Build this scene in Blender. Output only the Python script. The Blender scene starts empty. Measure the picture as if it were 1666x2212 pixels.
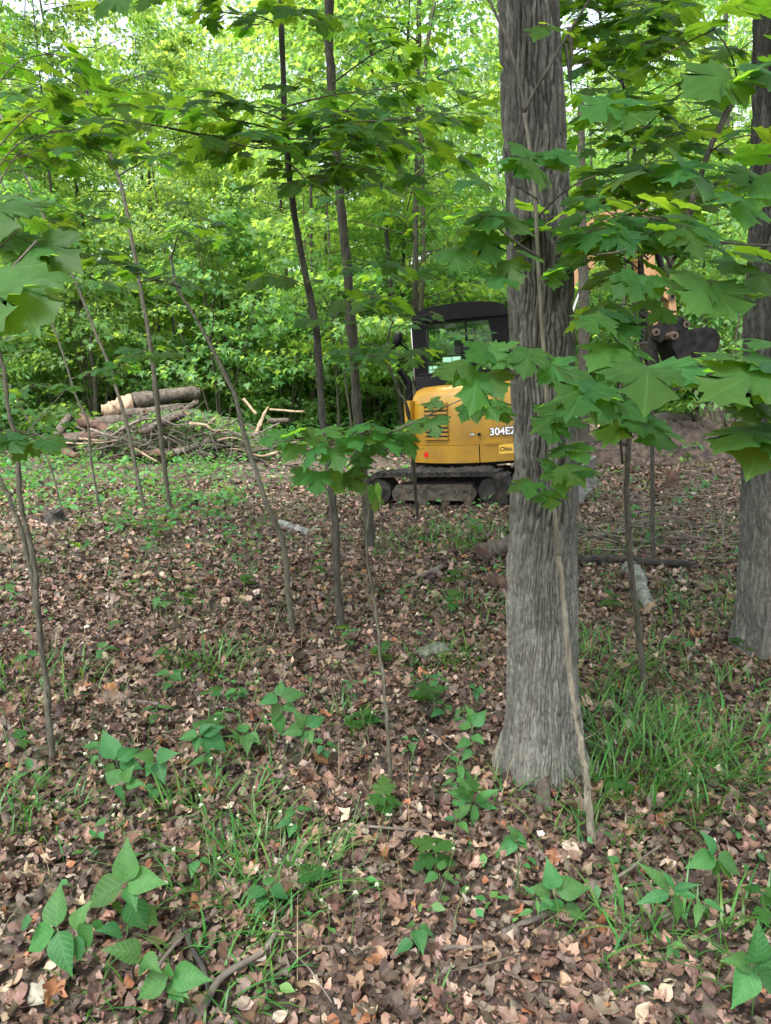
import bpy, bmesh, math, random
import numpy as np
from mathutils import Vector, Matrix

# ------------------------------------------------------------------ camera, sky, sun, exposure
scene = bpy.context.scene
COL = scene.collection
FPX, CX, CY = 1650.0, 833.0, 1106.0          # focal length and centre for a 1666 x 2212 picture
CAM_H, PITCH = 1.55, math.radians(10)
cam_data = bpy.data.cameras.new('camera')
cam_data.sensor_fit = 'VERTICAL'
cam_data.sensor_height = 24
cam_data.sensor_width = 24
cam_data.lens = 24 * FPX / 2212
cam_data.clip_end = 2000
cam_data.clip_start = 0.05
camera = bpy.data.objects.new('camera', cam_data)
COL.objects.link(camera)
camera.location = (0, 0, CAM_H)
camera.rotation_euler = (math.radians(90) - PITCH, 0, 0)
scene.camera = camera

SUN_EL, SUN_AZ = math.radians(58), math.radians(-150)     # azimuth clockwise from +Y
world = bpy.data.worlds.new('World')
scene.world = world
world.use_nodes = True
nt = world.node_tree
nt.nodes.clear()
sky = nt.nodes.new('ShaderNodeTexSky')
sky.sky_type = 'NISHITA'
sky.sun_disc = False
sky.sun_elevation = SUN_EL
sky.sun_rotation = SUN_AZ
sky.dust_density = 4.0
sky.air_density = 1.0
hs = nt.nodes.new('ShaderNodeHueSaturation')
hs.inputs['Saturation'].default_value = 0.42           # overcast: nearly white
bg = nt.nodes.new('ShaderNodeBackground')
bg.inputs['Strength'].default_value = 0.15
wo = nt.nodes.new('ShaderNodeOutputWorld')
nt.links.new(sky.outputs[0], hs.inputs['Color'])
nt.links.new(hs.outputs[0], bg.inputs['Color'])
nt.links.new(bg.outputs[0], wo.inputs['Surface'])

sun_data = bpy.data.lights.new('sun', 'SUN')
sun_data.energy = 1.5
sun_data.angle = math.radians(18)
sun_data.color = (1.0, 0.985, 0.96)
sun = bpy.data.objects.new('sun', sun_data)
COL.objects.link(sun)
sd = Vector((math.sin(SUN_AZ) * math.cos(SUN_EL), math.cos(SUN_AZ) * math.cos(SUN_EL), math.sin(SUN_EL)))
sun.rotation_euler = sd.to_track_quat('Z', 'Y').to_euler()
sun.location = (0, 0, 30)

vs = scene.view_settings
vs.view_transform = 'Standard'
vs.look = 'None'
vs.exposure = 1.97
vs.gamma = 1
vs.use_curve_mapping = False
cy = scene.cycles
cy.max_bounces = 5
cy.diffuse_bounces = 3
cy.glossy_bounces = 2
cy.transmission_bounces = 4
cy.transparent_max_bounces = 8
cy.caustics_reflective = False
cy.caustics_refractive = False
cy.use_adaptive_sampling = True
cy.adaptive_threshold = 0.02
cy.sample_clamp_indirect = 6
cy.use_denoising = True

# ------------------------------------------------------------------ helpers
rng = np.random.default_rng(7)
random.seed(7)
cp, sp = math.cos(PITCH), math.sin(PITCH)


def sstep(t):
    t = np.clip(t, 0, 1)
    return t * t * (3 - 2 * t)


def ground_z(x, y):
    z = 0.022 * np.sin(1.3 * x + 0.7) * np.cos(1.1 * y) + 0.012 * np.sin(3.1 * x + 1.7 * y) + 0.008 * np.sin(5.3 * y - 2.2 * x + 1)
    z = z + 0.06 * (np.clip(x - 1.2, -2.5, 2.5)) * np.exp(-((y - 10.2) / 2.5) ** 2)
    z = z + 0.62 * sstep((y - 9.6) / 4.0) * sstep((x - 1.9) / 2.2) * (1 - 0.6 * sstep((y - 15) / 6))
    z = z + 0.05 * np.maximum(np.hypot(x, y) - 16, 0) ** 1.02 * (np.hypot(x, y) > 16)
    return z


def gz(x, y):
    return float(ground_z(np.float64(x), np.float64(y)))


def P(x, y, Y):
    """picture point (1666 wide) at the distance Y in front of the camera -> place in the world"""
    a, b = (x - CX) / FPX, (CY - y) / FPX
    d = Vector((a, cp + b * sp, -sp + b * cp))
    t = Y / d.y
    return Vector((d.x * t, Y, CAM_H + d.z * t))


def G(x, y):
    """picture point -> place on the ground"""
    a, b = (x - CX) / FPX, (CY - y) / FPX
    d = Vector((a, cp + b * sp, -sp + b * cp))
    ts = np.geomspace(1.0, 90.0, 900)
    h = CAM_H + d.z * ts - ground_z(d.x * ts, d.y * ts)
    i = int(np.argmax(h < 0)) or 899
    t0, t1 = ts[i - 1], ts[i]
    for _ in range(12):
        t = (t0 + t1) / 2
        if CAM_H + d.z * t > gz(d.x * t, d.y * t): t0 = t
        else: t1 = t
    p = d * t1
    return Vector((p.x, p.y, gz(p.x, p.y)))


def tag(o, label=None, cat=None, group=None, kind=None):
    if label: o['label'] = label
    if cat: o['category'] = cat
    if group: o['group'] = group
    if kind: o['kind'] = kind
    return o


LANDMARKS = []                             # (words, picture x, distance) of things that others stand beside


def beside(p):
    """where a small thing stands, in words: next to the nearest landmark, as seen from the camera"""
    best = min(LANDMARKS, key=lambda m: (m[1].x - p.x) ** 2 + (m[1].y - p.y) ** 2)
    w, q = best
    dx = p.x / p.y - q.x / q.y; dy = p.y - q.y
    far = math.hypot(p.x - q.x, p.y - q.y)
    how = 'close ' if far < 0.3 else ('' if far < 0.8 else 'some way ')
    if abs(dx) * q.y > abs(dy) * 0.5:
        return how + ('to the left of ' if dx < 0 else 'to the right of ') + w
    return how + ('in front of ' if dy < 0 else 'behind ') + w


def link(o, parent=None):
    COL.objects.link(o)
    if parent is not None:
        o.parent = parent
    return o


def empty(name, loc, label=None, cat=None, group=None):
    o = bpy.data.objects.new(name, None)
    o.empty_display_size = 0.1
    o.location = loc
    link(o)
    return tag(o, label, cat, group)


def mesh_np(name, V, T, mat, col=None, smooth=False):
    """triangle mesh from arrays; col = one colour per vertex"""
    me = bpy.data.meshes.new(name)
    V = np.asarray(V, np.float32); T = np.asarray(T, np.int32)
    me.vertices.add(len(V)); me.vertices.foreach_set('co', V.ravel())
    me.loops.add(T.size); me.loops.foreach_set('vertex_index', T.ravel())
    me.polygons.add(len(T))
    me.polygons.foreach_set('loop_start', np.arange(0, T.size, T.shape[1], dtype=np.int32))
    try:
        me.polygons.foreach_set('loop_total', np.full(len(T), T.shape[1], np.int32))
    except Exception:
        pass
    if col is not None:
        c = np.ones((len(V), 4), np.float32); c[:, :3] = col
        at = me.color_attributes.new('Col', 'FLOAT_COLOR', 'POINT')
        at.data.foreach_set('color', c.ravel())
    me.update(calc_edges=True)
    if smooth:
        me.polygons.foreach_set('use_smooth', np.ones(len(T), bool))
    me.validate()
    if mat: me.materials.append(mat)
    return me


def obj(name, me, parent=None, M=None):
    o = bpy.data.objects.new(name, me)
    if M is not None:
        o.matrix_basis = M
    return link(o, parent)


def frames(n, yaw, pitch, roll):
    """rotation matrices (n,3,3): roll about own y, pitch of the tip, then yaw"""
    cy_, sy_ = np.cos(yaw), np.sin(yaw); cx_, sx_ = np.cos(pitch), np.sin(pitch); cr, sr = np.cos(roll), np.sin(roll)
    Z = np.zeros(n); O = np.ones(n)
    Rz = np.stack([cy_, -sy_, Z, sy_, cy_, Z, Z, Z, O], 1).reshape(n, 3, 3)
    Rx = np.stack([O, Z, Z, Z, cx_, -sx_, Z, sx_, cx_], 1).reshape(n, 3, 3)
    Ry = np.stack([cr, Z, sr, Z, O, Z, -sr, Z, cr], 1).reshape(n, 3, 3)
    return Rz @ Rx @ Ry


def scatter(protos, pos, R, scale, colors, pick=None):
    """copies of small shapes joined to one set of arrays"""
    n = len(pos)
    pick = rng.integers(0, len(protos), n) if pick is None else pick
    Vs, Ts, Cs, off = [], [], [], 0
    for k, (pv, pt) in enumerate(protos):
        i = np.nonzero(pick == k)[0]
        if not len(i): continue
        v = np.einsum('nij,vj->nvi', R[i], pv) * scale[i][:, None, None] + pos[i][:, None, :]
        t = pt[None] + (np.arange(len(i)) * len(pv))[:, None, None] + off
        Vs.append(v.reshape(-1, 3)); Ts.append(t.reshape(-1, 3))
        Cs.append(np.repeat(colors[i], len(pv), axis=0))
        off += len(i) * len(pv)
    return np.concatenate(Vs), np.concatenate(Ts), np.concatenate(Cs)


def spline(pts, n):
    """smooth polyline through points (Catmull-Rom)"""
    p = np.array([tuple(q) for q in pts], float)
    if len(p) == 2:
        t = np.linspace(0, 1, n)[:, None]
        return p[0] * (1 - t) + p[1] * t
    p = np.vstack([2 * p[0] - p[1], p, 2 * p[-1] - p[-2]])
    m = len(p) - 3
    out = []
    for u in np.linspace(0, m - 1e-6, n):
        i = int(u); t = u - i
        a, b, c, d = p[i:i + 4]
        out.append(0.5 * (2 * b + (c - a) * t + (2 * a - 5 * b + 4 * c - d) * t * t + (3 * b - a - 3 * c + d) * t ** 3))
    return np.array(out)


def tube_arrays(path, radii, sides=8, wob=0.0, caps=True):
    path = np.asarray(path, float); n = len(path)
    radii = np.broadcast_to(np.asarray(radii, float), (n,)) if np.ndim(radii) == 0 or len(np.atleast_1d(radii)) == n else np.interp(np.linspace(0, 1, n), np.linspace(0, 1, len(radii)), radii)
    tan = np.gradient(path, axis=0); tan /= np.linalg.norm(tan, axis=1)[:, None] + 1e-12
    ref = np.array([0.3, 0.9, 0.1]) if abs(tan[0][2]) > 0.7 else np.array([0.0, 0.0, 1.0])
    s = np.cross(tan, ref); s /= np.linalg.norm(s, axis=1)[:, None] + 1e-12
    u = np.cross(s, tan)
    a = np.linspace(0, 2 * np.pi, sides, endpoint=False)
    r = radii[:, None] * (1 + wob * rng.normal(0, 1, (n, sides)))
    V = path[:, None] + r[..., None] * (np.cos(a)[None, :, None] * s[:, None] + np.sin(a)[None, :, None] * u[:, None])
    V = V.reshape(-1, 3)
    i = np.arange(n - 1)[:, None] * sides; j = np.arange(sides)[None]; j2 = (j + 1) % sides
    q = np.stack([i + j, i + j2, i + sides + j2, i + sides + j], -1).reshape(-1, 4)
    T = np.concatenate([q[:, [0, 1, 2]], q[:, [0, 2, 3]]])
    if caps:
        V = np.vstack([V, path[0], path[-1]])
        k = np.arange(sides); k2 = (k + 1) % sides; b = (n - 1) * sides
        T = np.vstack([T, np.stack([k2, k, np.full(sides, n * sides)], 1), np.stack([b + k, b + k2, np.full(sides, n * sides + 1)], 1)])
    return V, T


def join(parts):
    Vs, Ts, off = [], [], 0
    for v, t in parts:
        Vs.append(v); Ts.append(t + off); off += len(v)
    return np.concatenate(Vs), np.concatenate(Ts)


def vnoise(u, v, seed=0, pu=None):
    """smooth value noise on a lattice; pu = period in u"""
    iu, iv = np.floor(u).astype(np.int64), np.floor(v).astype(np.int64)
    fu, fv = u - iu, v - iv
    fu, fv = fu * fu * (3 - 2 * fu), fv * fv * (3 - 2 * fv)
    def h(a, b):
        if pu: a = np.mod(a, pu)
        x = (a * 374761393 + b * 668265263 + seed * 1442695041) & 0x7fffffff
        x = ((x ^ (x >> 13)) * 1274126177) & 0x7fffffff
        x = ((x ^ (x >> 16)) * 2246822519) & 0x7fffffff
        return ((x >> 3) & 0xffff) / 65535.0
    return (h(iu, iv) * (1 - fu) + h(iu + 1, iv) * fu) * (1 - fv) + (h(iu, iv + 1) * (1 - fu) + h(iu + 1, iv + 1) * fu) * fv


def cells(u, v, seed, pu):
    """cell noise: distance to the border between cells, and a random value of the cell"""
    iu, iv = np.floor(u).astype(np.int64), np.floor(v).astype(np.int64)
    f1 = np.full(u.shape, 9.0); f2 = np.full(u.shape, 9.0); val = np.zeros(u.shape)
    def h(a, b, k):
        a = np.mod(a, pu)
        x = (a * 374761393 + b * 668265263 + (seed * 31 + k) * 1442695041) & 0x7fffffff
        x = ((x ^ (x >> 13)) * 1274126177) & 0x7fffffff
        x = ((x ^ (x >> 16)) * 2246822519) & 0x7fffffff
        return ((x >> 3) & 0xffff) / 65535.0
    for du in (-1, 0, 1):
        for dv in (-1, 0, 1):
            a, b = iu + du, iv + dv
            d = np.hypot(a + 0.15 + 0.7 * h(a, b, 1) - u, b + 0.1 + 0.8 * h(a, b, 2) - v)
            near = d < f1
            f2 = np.where(near, f1, np.minimum(f2, d))
            val = np.where(near, h(a, b, 3), val)
            f1 = np.where(near, d, f1)
    return f2 - f1, val


# ------------------------------------------------------------------ materials
def mat_base(name):
    m = bpy.data.materials.new(name)
    m.use_nodes = True
    t = m.node_tree
    b = t.nodes['Principled BSDF']
    return m, t, b, t.nodes['Material Output']


def noise_node(t, scale, detail=4, coord='Object', dist=0.0):
    tc = t.nodes.new('ShaderNodeTexCoord')
    n = t.nodes.new('ShaderNodeTexNoise')
    n.inputs['Scale'].default_value = scale
    n.inputs['Detail'].default_value = detail
    n.inputs['Distortion'].default_value = dist
    t.links.new(tc.outputs[coord], n.inputs['Vector'])
    return n


def ramp(t, src, stops):
    r = t.nodes.new('ShaderNodeValToRGB')
    e = r.color_ramp.elements
    while len(e) < len(stops): e.new(0.5)
    for k, (pos, c) in enumerate(stops):
        e[k].position = pos; e[k].color = (*c, 1)
    t.links.new(src, r.inputs['Fac'])
    return r


def mix_rgb(t, a, b, fac, mode='MIX'):
    m = t.nodes.new('ShaderNodeMix'); m.data_type = 'RGBA'; m.blend_type = mode
    for sock, v in ((m.inputs[0], fac), (m.inputs[6], a), (m.inputs[7], b)):
        if hasattr(v, 'is_linked'): t.links.new(v, sock)
        elif isinstance(v, (int, float)): sock.default_value = v
        else: sock.default_value = (*v, 1)
    return m.outputs[2]


def math_node(t, op, a, b=None):
    m = t.nodes.new('ShaderNodeMath'); m.operation = op
    for k, v in enumerate((a, b)):
        if v is None: continue
        if hasattr(v, 'is_linked'): t.links.new(v, m.inputs[k])
        else: m.inputs[k].default_value = v
    return m.outputs[0]


def bump(t, b, h, strength, dist=0.01):
    n = t.nodes.new('ShaderNodeBump')
    n.inputs['Strength'].default_value = strength
    n.inputs['Distance'].default_value = dist
    t.links.new(h, n.inputs['Height']); t.links.new(n.outputs[0], b.inputs['Normal'])


def simple_mat(name, c1, c2, rough=0.7, scale=8, metal=0.0, bump_s=0.0, spec=0.5, lo=0.35, hi=0.65, detail=5):
    m, t, b, o = mat_base(name)
    n = noise_node(t, scale, detail)
    r = ramp(t, n.outputs[0], [(lo, c1), (hi, c2)])
    t.links.new(r.outputs[0], b.inputs['Base Color'])
    b.inputs['Roughness'].default_value = rough
    b.inputs['Metallic'].default_value = metal
    b.inputs['Specular IOR Level'].default_value = spec
    if bump_s: bump(t, b, n.outputs[0], bump_s)
    return m


def leaf_mat(name, refl, trans, fac=0.45, rough=0.45, spec=0.4, per='object', veins=None, vary=0.25, hue=0.03):
    """leaf: reflects from above and lets light through; per = object | colour attribute"""
    m, t, b, o = mat_base(name)
    if per == 'object':
        oi = t.nodes.new('ShaderNodeObjectInfo'); rnd = oi.outputs['Random']
    else:
        at = t.nodes.new('ShaderNodeAttribute'); at.attribute_name = 'Col'
        sx = t.nodes.new('ShaderNodeSeparateColor'); t.links.new(at.outputs['Color'], sx.inputs[0]); rnd = sx.outputs[0]
        if per == 'tree':
            oi = t.nodes.new('ShaderNodeObjectInfo')
            rnd = math_node(t, 'ADD', math_node(t, 'MULTIPLY', rnd, 0.5), math_node(t, 'MULTIPLY', oi.outputs['Random'], 0.5))
    def varied(c):
        h = t.nodes.new('ShaderNodeHueSaturation')
        h.inputs['Color'].default_value = (*c, 1)
        t.links.new(math_node(t, 'ADD', math_node(t, 'MULTIPLY', rnd, hue * 2), 0.5 - hue), h.inputs['Hue'])
        t.links.new(math_node(t, 'ADD', math_node(t, 'MULTIPLY', math_node(t, 'FRACT', math_node(t, 'MULTIPLY', rnd, 7.31)), vary * 2), 1 - vary), h.inputs['Value'])
        return h.outputs[0]
    cr, ct = varied(refl), varied(trans)
    if veins:                              # blotches and blemishes within the leaf
        nz = noise_node(t, 3.5, 6)
        blot = ramp(t, nz.outputs[0], [(0.3, (0.72, 0.74, 0.7)), (0.55, (1, 1, 1)), (0.75, (1.3, 1.18, 1.0))]).outputs[0]
        cr = mix_rgb(t, cr, blot, 0.8, 'MULTIPLY'); ct = mix_rgb(t, ct, blot, 0.8, 'MULTIPLY')
    if veins:
        tc = t.nodes.new('ShaderNodeTexCoord'); sx = t.nodes.new('ShaderNodeSeparateXYZ')
        t.links.new(tc.outputs['Object'], sx.inputs[0]); X, Y = sx.outputs[0], sx.outputs[1]
        AX = math_node(t, 'ABSOLUTE', X)
        if veins == 'palm':
            best = None
            for ang in (0, 40, 82):
                a = math.radians(ang)
                d = math_node(t, 'ABSOLUTE', math_node(t, 'SUBTRACT', math_node(t, 'MULTIPLY', AX, math.cos(a)), math_node(t, 'MULTIPLY', Y, math.sin(a))))
                best = d if best is None else math_node(t, 'MINIMUM', best, d)
        else:
            w = math_node(t, 'FRACT', math_node(t, 'MULTIPLY', math_node(t, 'SUBTRACT', Y, math_node(t, 'MULTIPLY', AX, 0.9)), 7.0))
            best = math_node(t, 'MINIMUM', math_node(t, 'MULTIPLY', math_node(t, 'ABSOLUTE', math_node(t, 'SUBTRACT', w, 0.5)), 0.1), AX)
        line = ramp(t, best, [(0.004, (1, 1, 1)), (0.016, (0, 0, 0))]).outputs[0]
        cr = mix_rgb(t, cr, (refl[0] * 1.7 + 0.03, refl[1] * 1.5 + 0.02, refl[2] * 1.5 + 0.02), math_node(t, 'MULTIPLY', line, 0.5))
        bump(t, b, line, 0.2, 0.006)
    t.links.new(cr, b.inputs['Base Color'])
    b.inputs['Roughness'].default_value = rough
    b.inputs['Specular IOR Level'].default_value = spec
    tr = t.nodes.new('ShaderNodeBsdfTranslucent'); t.links.new(ct, tr.inputs['Color'])
    mx = t.nodes.new('ShaderNodeMixShader'); mx.inputs[0].default_value = fac
    t.links.new(b.outputs[0], mx.inputs[1]); t.links.new(tr.outputs[0], mx.inputs[2])
    t.links.new(mx.outputs[0], o.inputs['Surface'])
    return m


def bark_mat(name, c1, c2, c3, scale=30, rough=0.9, zs=0.25, bs=0.5, lichen=None, plates=False):
    m, t, b, o = mat_base(name)
    tc = t.nodes.new('ShaderNodeTexCoord'); mp = t.nodes.new('ShaderNodeMapping')
    mp.inputs['Scale'].default_value = (1, 1, zs)
    t.links.new(tc.outputs['Object'], mp.inputs['Vector'])
    n = t.nodes.new('ShaderNodeTexNoise'); n.inputs['Scale'].default_value = scale; n.inputs['Detail'].default_value = 7; n.inputs['Roughness'].default_value = 0.65
    t.links.new(mp.outputs[0], n.inputs['Vector'])
    r = ramp(t, n.outputs[0], [(0.32, c1), (0.5, c2), (0.68, c3)])
    c = r.outputs[0]
    if plates:
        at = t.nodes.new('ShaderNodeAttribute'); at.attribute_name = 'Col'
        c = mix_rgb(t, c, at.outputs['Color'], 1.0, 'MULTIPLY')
    n2 = noise_node(t, 5, 5)
    c = mix_rgb(t, c, (0.60, 0.62, 0.56), math_node(t, 'MULTIPLY', n2.outputs[0], 0.75), 'MULTIPLY')
    if lichen:
        n3 = noise_node(t, 9, 6, dist=0.4)
        msk = ramp(t, n3.outputs[0], [(0.56, (0, 0, 0)), (0.66, (1, 1, 1))]).outputs[0]
        c = mix_rgb(t, c, lichen, math_node(t, 'MULTIPLY', msk, 0.18))
    t.links.new(c, b.inputs['Base Color'])
    b.inputs['Roughness'].default_value = rough
    b.inputs['Specular IOR Level'].default_value = 0.25
    bump(t, b, n.outputs[0], bs, 0.012)
    return m


def col_mat(name, rough=0.85, spec=0.2, trans=0.0, grain=60):
    """colour from the mesh's own colour attribute (each piece its own colour) with fine grain"""
    m, t, b, o = mat_base(name)
    at = t.nodes.new('ShaderNodeAttribute'); at.attribute_name = 'Col'
    n = noise_node(t, grain, 5)
    c = mix_rgb(t, at.outputs['Color'], ramp(t, n.outputs[0], [(0.3, (0.6, 0.6, 0.6)), (0.7, (1.25, 1.22, 1.2))]).outputs[0], 0.7, 'MULTIPLY')
    t.links.new(c, b.inputs['Base Color'])
    b.inputs['Roughness'].default_value = rough
    b.inputs['Specular IOR Level'].default_value = spec
    if trans:
        tr = t.nodes.new('ShaderNodeBsdfTranslucent'); t.links.new(c, tr.inputs['Color'])
        mx = t.nodes.new('ShaderNodeMixShader'); mx.inputs[0].default_value = trans
        t.links.new(b.outputs[0], mx.inputs[1]); t.links.new(tr.outputs[0], mx.inputs[2])
        t.links.new(mx.outputs[0], o.inputs['Surface'])
    return m


M_MAPLE = leaf_mat('maple_leaf', (0.034, 0.112, 0.030), (0.31, 0.56, 0.03), 0.53, 0.5, 0.25, 'object', 'palm', 0.25, 0.025)
M_FOREST = leaf_mat('forest_leaf', (0.095, 0.195, 0.065), (0.47, 0.70, 0.10), 0.53, 0.5, 0.35, 'tree', None, 0.25, 0.04)
M_SHRUB = leaf_mat('shrub_leaf', (0.082, 0.180, 0.062), (0.38, 0.62, 0.11), 0.5, 0.5, 0.35, 'tree', None, 0.25, 0.04)
M_HERB = leaf_mat('herb_leaf', (0.042, 0.145, 0.040), (0.13, 0.34, 0.025), 0.35, 0.55, 0.25, 'object', 'pinnate', 0.25, 0.03)
M_COVER = leaf_mat('cover_leaf', (0.065, 0.19, 0.050), (0.18, 0.42, 0.04), 0.4, 0.5, 0.4, 'col', None, 0.35, 0.04)
M_GRASS = leaf_mat('grass_blade', (0.060, 0.165, 0.034), (0.18, 0.38, 0.03), 0.35, 0.4, 0.45, 'col', None, 0.4, 0.035)
M_LITTER = col_mat('dead_leaf', 0.62, 0.4, 0.12, 45)
M_STEM = bark_mat('sapling_bark', (0.046, 0.042, 0.031), (0.092, 0.085, 0.064), (0.155, 0.145, 0.115), 60, 0.85, 0.3, 0.3)
M_PALESTEM = bark_mat('pale_sapling_bark', (0.10, 0.088, 0.066), (0.19, 0.168, 0.13), (0.30, 0.27, 0.215), 60, 0.85, 0.3, 0.3)
M_MIDSTEM = bark_mat('grey_sapling_bark', (0.075, 0.068, 0.052), (0.145, 0.131, 0.102), (0.23, 0.21, 0.17), 60, 0.85, 0.3, 0.3)
M_DARKSTEM = bark_mat('dark_bark', (0.028, 0.026, 0.021), (0.060, 0.056, 0.045), (0.105, 0.099, 0.082), 45, 0.9, 0.3, 0.5)
M_TWIG = simple_mat('twig_bark', (0.05, 0.042, 0.03), (0.11, 0.095, 0.065), 0.8, 30)
M_GREENSTEM = simple_mat('green_stem', (0.07, 0.15, 0.04), (0.11, 0.2, 0.06), 0.6, 30)
M_BARK = bark_mat('grey_bark', (0.080, 0.077, 0.066), (0.158, 0.154, 0.136), (0.238, 0.234, 0.210), 90, 0.92, 0.5, 0.15, lichen=(0.22, 0.25, 0.20), plates=True)
M_BARK2 = bark_mat('shaggy_bark', (0.060, 0.058, 0.050), (0.12, 0.118, 0.104), (0.185, 0.183, 0.165), 80, 0.92, 0.5, 0.2, plates=True)

# ------------------------------------------------------------------ leaf shapes (unit length along +Y, face up)
MAPLE_HALF = [(0, 0), (0.12, -0.05), (0.30, -0.10), (0.29, 0.03), (0.41, 0.07), (0.37, 0.18), (0.47, 0.24), (0.60, 0.47), (0.47, 0.46), (0.45, 0.58), (0.35, 0.54), (0.25, 0.50), (0.26, 0.64), (0.36, 0.74), (0.22, 0.78), (0.17, 0.90), (0.08, 0.93), (0, 1.10)]


def maple_shape(seed, fine=True):
    r = np.random.default_rng(seed)
    h = np.array(MAPLE_HALF)
    h[1:-1] += r.normal(0, 0.012, (len(h) - 2, 2))
    left = h[1:-1][::-1] * [-1, 1] + r.normal(0, 0.012, (len(h) - 2, 2))
    out = np.vstack([h, left])
    c = np.array([0.0, 0.28])
    n = len(out)
    rings = [c[None]]
    if fine:
        rings.append(c + (out - c) * 0.55)
    rings.append(out)
    V = np.vstack(rings)
    k = np.arange(n); k2 = (k + 1) % n
    T = [np.stack([np.zeros(n, int), 1 + k, 1 + k2], 1)]
    if fine:
        T += [np.stack([1 + k, 1 + n + k, 1 + n + k2], 1), np.stack([1 + k, 1 + n + k2, 1 + k2], 1)]
    x, y = V[:, 0], V[:, 1]
    droop, side = r.uniform(0.05, 0.38), r.uniform(0.0, 0.4)
    z = -droop * np.maximum(y - 0.15, 0) ** 2 - side * x * x + 0.035 * np.sin(8 * x + r.uniform(0, 6)) * np.cos(7 * y + r.uniform(0, 6)) + r.uniform(-0.12, 0.12) * x
    ang = np.arctan2(np.abs(x), y + 1e-6)
    rad = np.hypot(x, y)
    z += 0.022 * rad * np.cos(ang * 360 / 40 * 1.0)      # lobes fold up along the veins
    return np.column_stack([V, z]), np.vstack(T)


def oval_shape(seed, width=0.42, rows=6, fold=0.25, curl=0.35, tip=0.9, power=0.8):
    r = np.random.default_rng(seed)
    t = np.linspace(0, 1, rows)
    w = width * np.sin(np.pi * np.clip(t, 0, 1) ** tip) ** power * (1 - 0.2 * t)
    V = []
    c = curl * r.uniform(0.5, 1.3); tw = r.uniform(-0.25, 0.25)
    for tt, ww in zip(t, w):
        zc = -c * tt * tt
        if ww < 0.02 or tt in (0, 1):
            V.append([(0, tt, zc)])
        else:
            V.append([(-ww, tt, zc + fold * ww + tw * ww), (-ww * 0.5, tt + 0.015, zc + fold * ww * 0.35), (0, tt + 0.03, zc), (ww * 0.5, tt + 0.015, zc + fold * ww * 0.35), (ww, tt, zc + fold * ww - tw * ww)])
    vs, T, idx = [], [], []
    for row in V:
        idx.append(list(range(len(vs), len(vs) + len(row)))); vs += row
    for a, b in zip(idx[:-1], idx[1:]):
        if len(a) == 1 and len(b) == 5:
            T += [(a[0], b[k + 1], b[k]) for k in range(4)]
        elif len(b) == 1 and len(a) == 5:
            T += [(a[k], a[k + 1], b[0]) for k in range(4)]
        elif len(a) == 5 and len(b) == 5:
            for k in range(4):
                T += [(a[k], a[k + 1], b[k + 1]), (a[k], b[k + 1], b[k])]
    return np.array(vs), np.array(T)


def dead_shape(seed, lobed):
    """dry curled leaf"""
    r = np.random.default_rng(seed)
    if lobed:
        h = np.array(MAPLE_HALF)[[0, 2, 5, 7, 9, 11, 13, 15, 17]] * [1.0, 1.0] + r.normal(0, 0.03, (9, 2))
        out = np.vstack([h, h[1:-1][::-1] * [-1, 1] + r.normal(0, 0.04, (7, 2))])
        c = np.array([[0, 0.3]]); V = np.vstack([c, c + (out - c) * 0.5, out]); n = len(out)
        k = np.arange(n); k2 = (k + 1) % n
        T = np.vstack([np.stack([0 * k, 1 + k, 1 + k2], 1), np.stack([1 + k, 1 + n + k, 1 + n + k2], 1), np.stack([1 + k, 1 + n + k2, 1 + k2], 1)])
        x, y = V[:, 0], V[:, 1]
    else:
        V, T = oval_shape(seed, r.uniform(0.22, 0.36), 6, 0.0, 0.0, r.uniform(0.75, 1.1))
        x, y = V[:, 0], V[:, 1]
    a = r.uniform(0, np.pi)
    q = (x * np.cos(a) + (y - 0.45) * np.sin(a))
    z = r.uniform(-0.2, 1.9) * q * q + r.uniform(-1.3, 1.3) * x * x + 0.14 * np.sin(7 * x + r.uniform(0, 6)) * np.sin(6 * y + r.uniform(0, 6)) + r.normal(0, 0.02, len(x))
    return np.column_stack([x, y - 0.45, z]), T


def far_leaf(kind, seed):
    r = np.random.default_rng(seed)
    if kind == 'lobed':
        o = np.array([(0, -0.05), (0.35, -0.1), (0.28, 0.12), (0.6, 0.42), (0.2, 0.45), (0, 1.0), (-0.2, 0.45), (-0.6, 0.42), (-0.28, 0.12), (-0.35, -0.1)])
        V = np.vstack([[0, 0.3], o]); n = len(o); k = np.arange(n)
        T = np.stack([0 * k, 1 + k, 1 + (k + 1) % n], 1)
    else:
        V = np.array([(0, 0), (0.3, 0.4), (0, 1), (-0.3, 0.4)]); T = np.array([(0, 1, 2), (0, 2, 3)])
    z = -0.25 * V[:, 1] ** 2 + 0.22 * np.abs(V[:, 0]) + r.normal(0, 0.02, len(V))
    return np.column_stack([V, z]), T


MAPLE_FINE = [mesh_np('maple_leaf', *maple_shape(s, True), M_MAPLE, smooth=True) for s in range(12)]
MAPLE_MID = [mesh_np('maple_leaf', *maple_shape(20 + s, False), M_MAPLE, smooth=True) for s in range(12)]
HERB = [mesh_np('herb_leaf', *oval_shape(s, 0.36, 9, 0.3, 0.38, 0.66, 1.25), M_HERB, smooth=True) for s in range(5)]
HERB_SLIM = [mesh_np('herb_leaf', *oval_shape(40 + s, 0.20, 9, 0.25, 0.3, 0.75, 1.2), M_HERB, smooth=True) for s in range(4)]

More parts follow.
